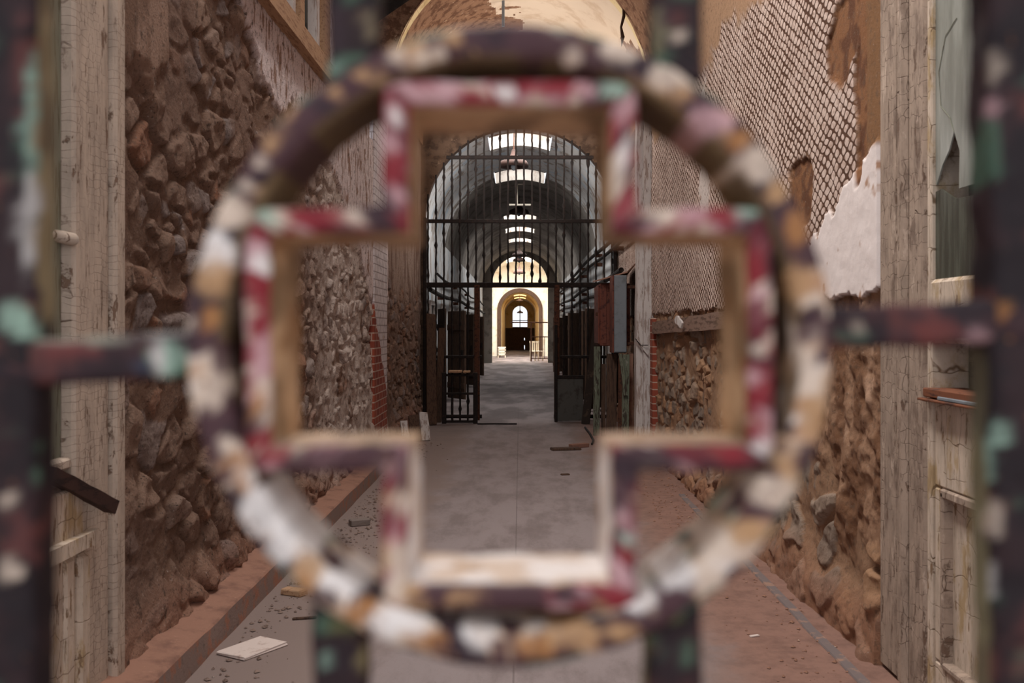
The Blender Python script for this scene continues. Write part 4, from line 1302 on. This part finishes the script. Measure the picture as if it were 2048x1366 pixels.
# small chips of old cream coming through the dark paint on top
c = put(c, TAN, ss(.60, .66, nz(V, 130, 14)) * ss(.2, .6, up) * .8)
c = put(c, MAR2, ss(.60, .64, nz(V, 90, 15)))
rad = np.hypot(P[:, 0] - 1020, P[:, 1] - 688)
c = put(c, GRN, ss(.50, .58, nz(V, 55, 16)) * ss(632, 645, rad) * ss(.3, .6, np.abs(up)))
c = put(c, MNT, ss(.52, .60, nz(V, 50, 17)) * ss(578, 566, rad) * ss(.2, -.5, up))
c = put(c, IRN, inside * ss(-.2, .3, up + (nz(V, 40, 18) - .5)) * .9)
c = put(c, np.array(srgb(92, 72, 52)), inside * ss(.45, .62, nz(V, 50, 19)) * ss(-.6, -.1, up))
BL = [(640, 170, 40, 26, MAR), (540, 270, 50, 70, MAR), (600, 300, 40, 60, MAR), (480, 340, 26, 40, MAR), (720, 130, 50, 26, MAR),
      (900, 90, 60, 26, MAR), (1085, 90, 80, 40, MAR), (990, 70, 26, 30, MAR2), (1180, 110, 40, 26, MAR), (910, 75, 18, 16, TAN), (880, 105, 16, 14, CRM),
      (579, 206, 13, 13, TAN), (612, 172, 17, 13, TAN), (670, 184, 16, 14, TAN), (725, 146, 18, 14, TAN), (796, 112, 20, 18, CRM), (541, 290, 15, 18, TAN), (521, 325, 16, 16, CRM), (494, 372, 18, 16, CRM), (550, 240, 10, 10, GRN), (655, 130, 24, 8, GRN), (1140, 110, 22, 20, CRM), (1240, 95, 40, 22, CRM),
      (460, 430, 46, 40, CRM), (430, 500, 40, 50, WHT), (425, 560, 40, 40, TAN), (420, 640, 26, 30, OCH), (425, 760, 36, 60, CRM), (440, 720, 14, 50, MAR), (455, 890, 26, 22, CRM),
      (430, 910, 22, 40, MAR), (530, 1020, 50, 60, WHT), (590, 1090, 60, 40, WHT), (610, 1120, 24, 20, TAN), (655, 1185, 30, 20, MAR), (700, 1160, 40, 30, WHT), (730, 1220, 40, 24, OCH),
      (800, 1240, 60, 30, WHT), (870, 1280, 30, 20, OCH), (880, 1290, 26, 16, MAR), (960, 1265, 40, 24, WHT), (1070, 1290, 46, 26, OCH), (1000, 1290, 20, 18, MAR), (1150, 1270, 60, 30, TAN),
      (1280, 1190, 50, 40, WHT), (1340, 1150, 50, 40, WHT), (1240, 1260, 40, 22, TAN), (1460, 1100, 60, 40, CRM), (1500, 1060, 40, 30, TAN), (1550, 990, 40, 40, CRM), (1570, 930, 24, 16, TAN), (1605, 910, 22, 26, MAR),
      (1620, 830, 30, 50, TAN), (1630, 660, 30, 40, MAR), (1600, 560, 30, 50, TAN), (1590, 460, 26, 40, OCH), (1610, 520, 24, 20, MAR), (1560, 380, 22, 30, TAN), (1520, 330, 50, 36, CRM), (1420, 240, 50, 36, PNK), (1480, 280, 26, 22, OCH), (1350, 150, 50, 30, CRM)]
c = blobs(c, P, BL)
i, j = np.meshgrid(np.arange(nA), np.arange(nP), indexing='ij')
fc = np.stack([i * nP + j, ((i + 1) % nA) * nP + j, ((i + 1) % nA) * nP + (j + 1) % nP, i * nP + (j + 1) % nP], -1).reshape(-1, 4)
link_mesh('ring', V, fc, gm_, gate, col=c)

# cross frame: a plus-shaped outline of flat bar
a_, b_, wd, cd = 258 * PX, 538 * PX, 53 * PX, .062
corn = [(-a_, b_), (a_, b_), (a_, a_ * 1.08), (b_, a_ * 1.08), (b_, -a_), (a_, -a_), (a_, -b_), (-a_, -b_), (-a_, -a_), (-b_, -a_), (-b_, a_ * 1.08), (-a_, a_ * 1.08)]
loop = []
for i in range(12):
    p0, p1, p2 = Vector(corn[i - 1]), Vector(corn[i]), Vector(corn[(i + 1) % 12])
    d1, d2 = (p1 - p0).normalized(), (p2 - p1).normalized()
    n1, n2 = Vector((d1.y, -d1.x)), Vector((d2.y, -d2.x))           # inward normals (path runs clockwise)
    miter = (n1 + n2) / (1 + n1.dot(n2))
    L = (p2 - p1).length
    n = max(4, int(L / .0024))
    n_mid = n2
    m2 = None
    q0, q1, q2 = p1, p2, Vector(corn[(i + 2) % 12])
    dn = (q2 - q1).normalized(); nn = Vector((dn.y, -dn.x))
    m_end = (n2 + nn) / (1 + n2.dot(nn))
    for k in range(n):
        t = k / n
        o = p1.lerp(p2, t); inn = (p1 + miter * wd).lerp(p2 + m_end * wd, t)
        loop.append((o, inn))
nL = len(loop)
profc = []
bw = .12
path = [(0 + bw, 0), (1 - bw, 0), (1, .045), (1, .955), (1 - bw, 1), (bw, 1), (0, .955), (0, .045)]
for i, p in enumerate(path):
    q = path[(i + 1) % len(path)]
    n = max(2, int(max(abs(q[0] - p[0]) * wd, abs(q[1] - p[1]) * cd) / .003))
    for k in range(n):
        profc.append((p[0] + (q[0] - p[0]) * k / n, p[1] + (q[1] - p[1]) * k / n))
nP = len(profc)
V, wf, df = [], [], []
for (o, inn) in loop:
    for (s, t) in profc:
        p = o.lerp(inn, s)
        V.append((p.x, t * cd + .004, p.y)); wf.append(s); df.append(t)
V = np.array(V); wf = np.array(wf); df = np.array(df)
V = V + (np.stack([nz(V, 60, 31), nz(V, 60, 32), nz(V, 60, 33)], 1) - .5) * .0028
P = photo(V)
face = ss(.10, .03, df)
inner_ = ss(.9, .99, wf)
c = np.tile(RED, (len(V), 1))
c = put(c, RED2, ss(.45, .6, nz(V, 70, 40)))
c = put(c, PNK, ss(.53, .60, nz(V, 85, 41)))
c = put(c, CRM, ss(.58, .63, nz(V, 95, 42)))
c = put(c, MAR, ss(.60, .65, nz(V, 60, 43)))
# lower arms lost their red
low = ss(.0, -.03, V[:, 2])
lowm = ss(-a_ * .75, -a_ * .95, V[:, 2])
c = put(c, MAR, lowm * ss(.36, .46, nz(V, 45, 44)))
c = put(c, TAN, lowm * ss(.60, .66, nz(V, 80, 45)))
# sides of the flat bar: tan and cream, old rust
sc = np.tile(np.array(srgb(196, 158, 120)), (len(V), 1))
sc = put(sc, BRN * .85, ss(.40, .6, nz(V, 45, 46)))
sc = put(sc, OCH * .7, ss(.58, .68, nz(V, 70, 47)) * .7)
sc = put(sc, CRM, lowm * ss(.28, .42, nz(V, 55, 48)))
sc = put(sc, WHT, lowm * ss(.44, .56, nz(V, 70, 49)))
c = c * face[:, None] + sc * (1 - face)[:, None]
BC = [(850, 180, 60, 26, PNK), (950, 190, 50, 14, RED), (1010, 180, 26, 18, WHT), (1080, 170, 40, 26, RED), (1130, 165, 50, 28, RED), (1170, 175, 26, 24, PNK), (1240, 165, 40, 26, MNT), (780, 160, 40, 20, PNK),
      (770, 215, 24, 30, RED), (790, 235, 16, 20, WHT), (785, 330, 26, 46, RED), (775, 280, 20, 26, PNK), (790, 390, 18, 18, PNK), (760, 420, 30, 22, MAR2), (700, 430, 24, 18, CRM), (650, 430, 40, 22, RED), (590, 430, 40, 22, RED), (545, 440, 26, 30, CRM),
      (510, 430, 34, 22, MNT), (500, 460, 26, 26, RED), (520, 520, 20, 28, WHT), (510, 590, 24, 40, RED), (525, 620, 20, 40, RED), (525, 690, 22, 26, PNK), (520, 740, 20, 60, PNK), (525, 800, 24, 60, CRM), (512, 810, 14, 30, OCH),
      (545, 890, 40, 40, RED), (530, 940, 26, 14, PNK), (700, 930, 140, 40, MAR), (790, 940, 24, 18, PNK), (800, 960, 30, 40, MAR), (800, 1010, 30, 26, CRM), (790, 1045, 22, 40, RED2), (800, 1120, 26, 50, CRM),
      (1250, 220, 24, 26, PNK), (1250, 300, 22, 40, WHT), (1262, 340, 16, 26, MAR), (1250, 410, 30, 22, RED), (1290, 440, 40, 24, MAR), (1370, 440, 22, 20, RED), (1400, 420, 40, 26, PNK), (1460, 430, 40, 26, RED), (1500, 420, 30, 20, MNT),
      (1530, 470, 30, 40, RED2), (1520, 520, 24, 40, RED), (1530, 590, 22, 20, PNK), (1520, 640, 34, 50, RED2), (1525, 700, 20, 20, CRM), (1520, 780, 26, 40, RED), (1515, 750, 18, 20, PNK), (1515, 860, 24, 26, RED), (1530, 900, 26, 22, WHT),
      (1460, 915, 46, 24, RED), (1370, 940, 34, 20, PNK), (1400, 910, 40, 22, RED2), (1290, 940, 80, 40, MAR2), (1240, 960, 26, 60, MAR2), (1245, 1040, 20, 26, PNK), (1255, 1110, 24, 26, RED), (1260, 1080, 16, 22, MNT),
      (950, 1190, 160, 30, MAR), (920, 1195, 40, 14, TAN), (1150, 1200, 60, 20, MAR2)]
cf = blobs(c, P, BC)
c = c * (1 - face)[:, None] + cf * face[:, None]
i, j = np.meshgrid(np.arange(nL), np.arange(nP), indexing='ij')
fc = np.stack([i * nP + j, i * nP + (j + 1) % nP, ((i + 1) % nL) * nP + (j + 1) % nP, ((i + 1) % nL) * nP + j], -1).reshape(-1, 4)
link_mesh('cross_frame', V, fc, gm_, gate, col=c)


def gate_bar(name, pts, hw, seed, spots=(), depth=.012, base=MAR, hd=None, side=None, sidz=(0, 0)):
    """square bar through photo-plane points (photo px), hw in px"""
    n = 0
    P0 = []
    for k in range(len(pts) - 1):
        p, q = np.array(pts[k], float), np.array(pts[k + 1], float)
        m_ = max(2, int(np.linalg.norm(q - p) / 12))
        for t in range(m_):
            P0.append(p + (q - p) * t / m_)
    P0.append(np.array(pts[-1], float)); P0 = np.array(P0)
    S_ = (GD + depth) / F
    h = hw * S_; hd = hd or h
    pr = []
    bv = .25
    cc = [(-1, -1 + bv), (-1 + bv, -1), (-.5, -1), (0, -1), (.5, -1), (1 - bv, -1), (1, -1 + bv), (1, -.5), (1, 0), (1, .5), (1, 1 - bv), (1 - bv, 1), (0, 1), (-1 + bv, 1), (-1, 1 - bv), (-1, .5), (-1, 0), (-1, -.5)]
    V = []
    for i in range(len(P0)):
        d = P0[min(i + 1, len(P0) - 1)] - P0[max(i - 1, 0)]; d = d / np.linalg.norm(d)
        sd = np.array([-d[1], d[0]])
        for (s, t) in cc:
            q = ((P0[i][0] - 1020) * S_ + sd[0] * s * h, depth + hd + t * hd, (688 - P0[i][1]) * S_ - sd[1] * s * h)
            V.append(q)
    V = np.array(V)
    V = V + (np.stack([nz(V, 50, seed), nz(V, 50, seed + 1), nz(V, 50, seed + 2)], 1) - .5) * .004
    P = photo(V)
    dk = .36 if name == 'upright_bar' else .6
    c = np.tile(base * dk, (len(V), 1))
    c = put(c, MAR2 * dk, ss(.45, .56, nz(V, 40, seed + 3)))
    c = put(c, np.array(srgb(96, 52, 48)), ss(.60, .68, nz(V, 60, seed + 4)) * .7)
    c = put(c, GRN * .8, ss(.66, .72, nz(V, 55, seed + 5)) * .8)
    if side is not None:                       # paint left on the bar's inner side, between two heights
        fl = (V[:, 1] > depth + .004) * np.clip(ss(sidz[0] + 20, sidz[0] - 20, P[:, 1]) if sidz[1] == 0 else ss(sidz[1] - 20, sidz[1] + 20, P[:, 1]), 0, 1)
        c = put(c, side, fl * (.45 + .5 * ss(.35, .6, nz(V, 45, seed + 8))))
    fr_ = (V[:, 1] < depth + .005)
    c = np.where(fr_[:, None], blobs(c, P, spots), c)
    k = len(cc); nn = len(P0)
    i, j = np.meshgrid(np.arange(nn - 1), np.arange(k), indexing='ij')
    fc = np.stack([i * k + j, i * k + (j + 1) % k, (i + 1) * k + (j + 1) % k, (i + 1) * k + j], -1).reshape(-1, 4)
    return link_mesh(name, V, fc, gm_, gate, col=c)


YB, YT = 7900, -7000                      # down to the ground, up to the head rail
OLV, DKP = np.array(srgb(120, 110, 84)), np.array(srgb(58, 38, 44))
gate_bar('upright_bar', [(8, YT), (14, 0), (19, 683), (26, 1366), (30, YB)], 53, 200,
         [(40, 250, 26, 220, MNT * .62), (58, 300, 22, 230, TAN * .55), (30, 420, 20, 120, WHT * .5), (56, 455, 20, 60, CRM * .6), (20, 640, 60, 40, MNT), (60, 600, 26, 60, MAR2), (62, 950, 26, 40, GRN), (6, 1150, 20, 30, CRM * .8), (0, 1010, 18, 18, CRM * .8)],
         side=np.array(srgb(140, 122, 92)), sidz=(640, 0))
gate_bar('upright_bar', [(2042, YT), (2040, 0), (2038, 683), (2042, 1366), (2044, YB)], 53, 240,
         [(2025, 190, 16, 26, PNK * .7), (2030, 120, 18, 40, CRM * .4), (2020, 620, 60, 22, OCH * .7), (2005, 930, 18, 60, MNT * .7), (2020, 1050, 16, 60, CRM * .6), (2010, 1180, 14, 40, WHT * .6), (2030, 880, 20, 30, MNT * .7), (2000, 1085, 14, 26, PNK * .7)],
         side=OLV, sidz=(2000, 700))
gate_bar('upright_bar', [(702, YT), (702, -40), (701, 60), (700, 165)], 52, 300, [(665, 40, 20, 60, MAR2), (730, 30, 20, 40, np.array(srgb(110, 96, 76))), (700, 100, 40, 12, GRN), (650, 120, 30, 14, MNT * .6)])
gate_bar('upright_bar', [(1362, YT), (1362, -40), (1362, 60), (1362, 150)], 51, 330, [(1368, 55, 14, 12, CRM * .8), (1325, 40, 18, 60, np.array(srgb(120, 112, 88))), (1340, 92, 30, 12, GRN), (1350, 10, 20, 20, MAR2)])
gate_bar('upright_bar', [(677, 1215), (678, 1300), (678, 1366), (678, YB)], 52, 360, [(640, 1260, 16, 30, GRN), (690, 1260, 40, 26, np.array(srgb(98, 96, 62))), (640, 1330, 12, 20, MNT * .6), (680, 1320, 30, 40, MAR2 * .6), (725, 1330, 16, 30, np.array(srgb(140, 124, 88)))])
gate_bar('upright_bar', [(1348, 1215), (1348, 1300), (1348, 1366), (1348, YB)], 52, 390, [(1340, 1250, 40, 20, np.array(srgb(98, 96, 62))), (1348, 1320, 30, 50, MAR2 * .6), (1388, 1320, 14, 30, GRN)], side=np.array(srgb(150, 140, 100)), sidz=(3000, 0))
gate_bar('cross_rail', [(-1500, 745), (0, 728), (200, 720), (410, 708)], 46, 420, [(320, 715, 44, 36, MNT * .9), (300, 712, 18, 36, WHT * .75), (355, 738, 20, 14, GRN), (268, 735, 16, 16, np.array(srgb(50, 56, 72))), (120, 700, 60, 14, np.array(srgb(104, 50, 48))), (100, 678, 200, 9, np.array(srgb(130, 126, 112))), (330, 664, 90, 8, np.array(srgb(140, 138, 134)))])  # last two grey strips paint the lit top edge onto the rail
gate_bar('cross_rail', [(1640, 655), (1850, 652), (2048, 640), (3500, 610)], 42, 450, [(1735, 660, 18, 12, CRM * .6), (1900, 660, 60, 26, np.array(srgb(100, 48, 44))), (1720, 672, 40, 14, GRN * .7), (1990, 680, 30, 16, PNK * .6)])
gate_bar('stile', [(-1500, YT), (-1500, YB)], 75, 480)
gate_bar('stile', [(3500, YT), (3500, YB)], 75, 500)
gate_bar('head_rail', [(-1500, YT + 40), (3500, YT + 40)], 75, 520)
gate_bar('foot_rail', [(-1500, 6500), (3500, 6500)], 75, 540)
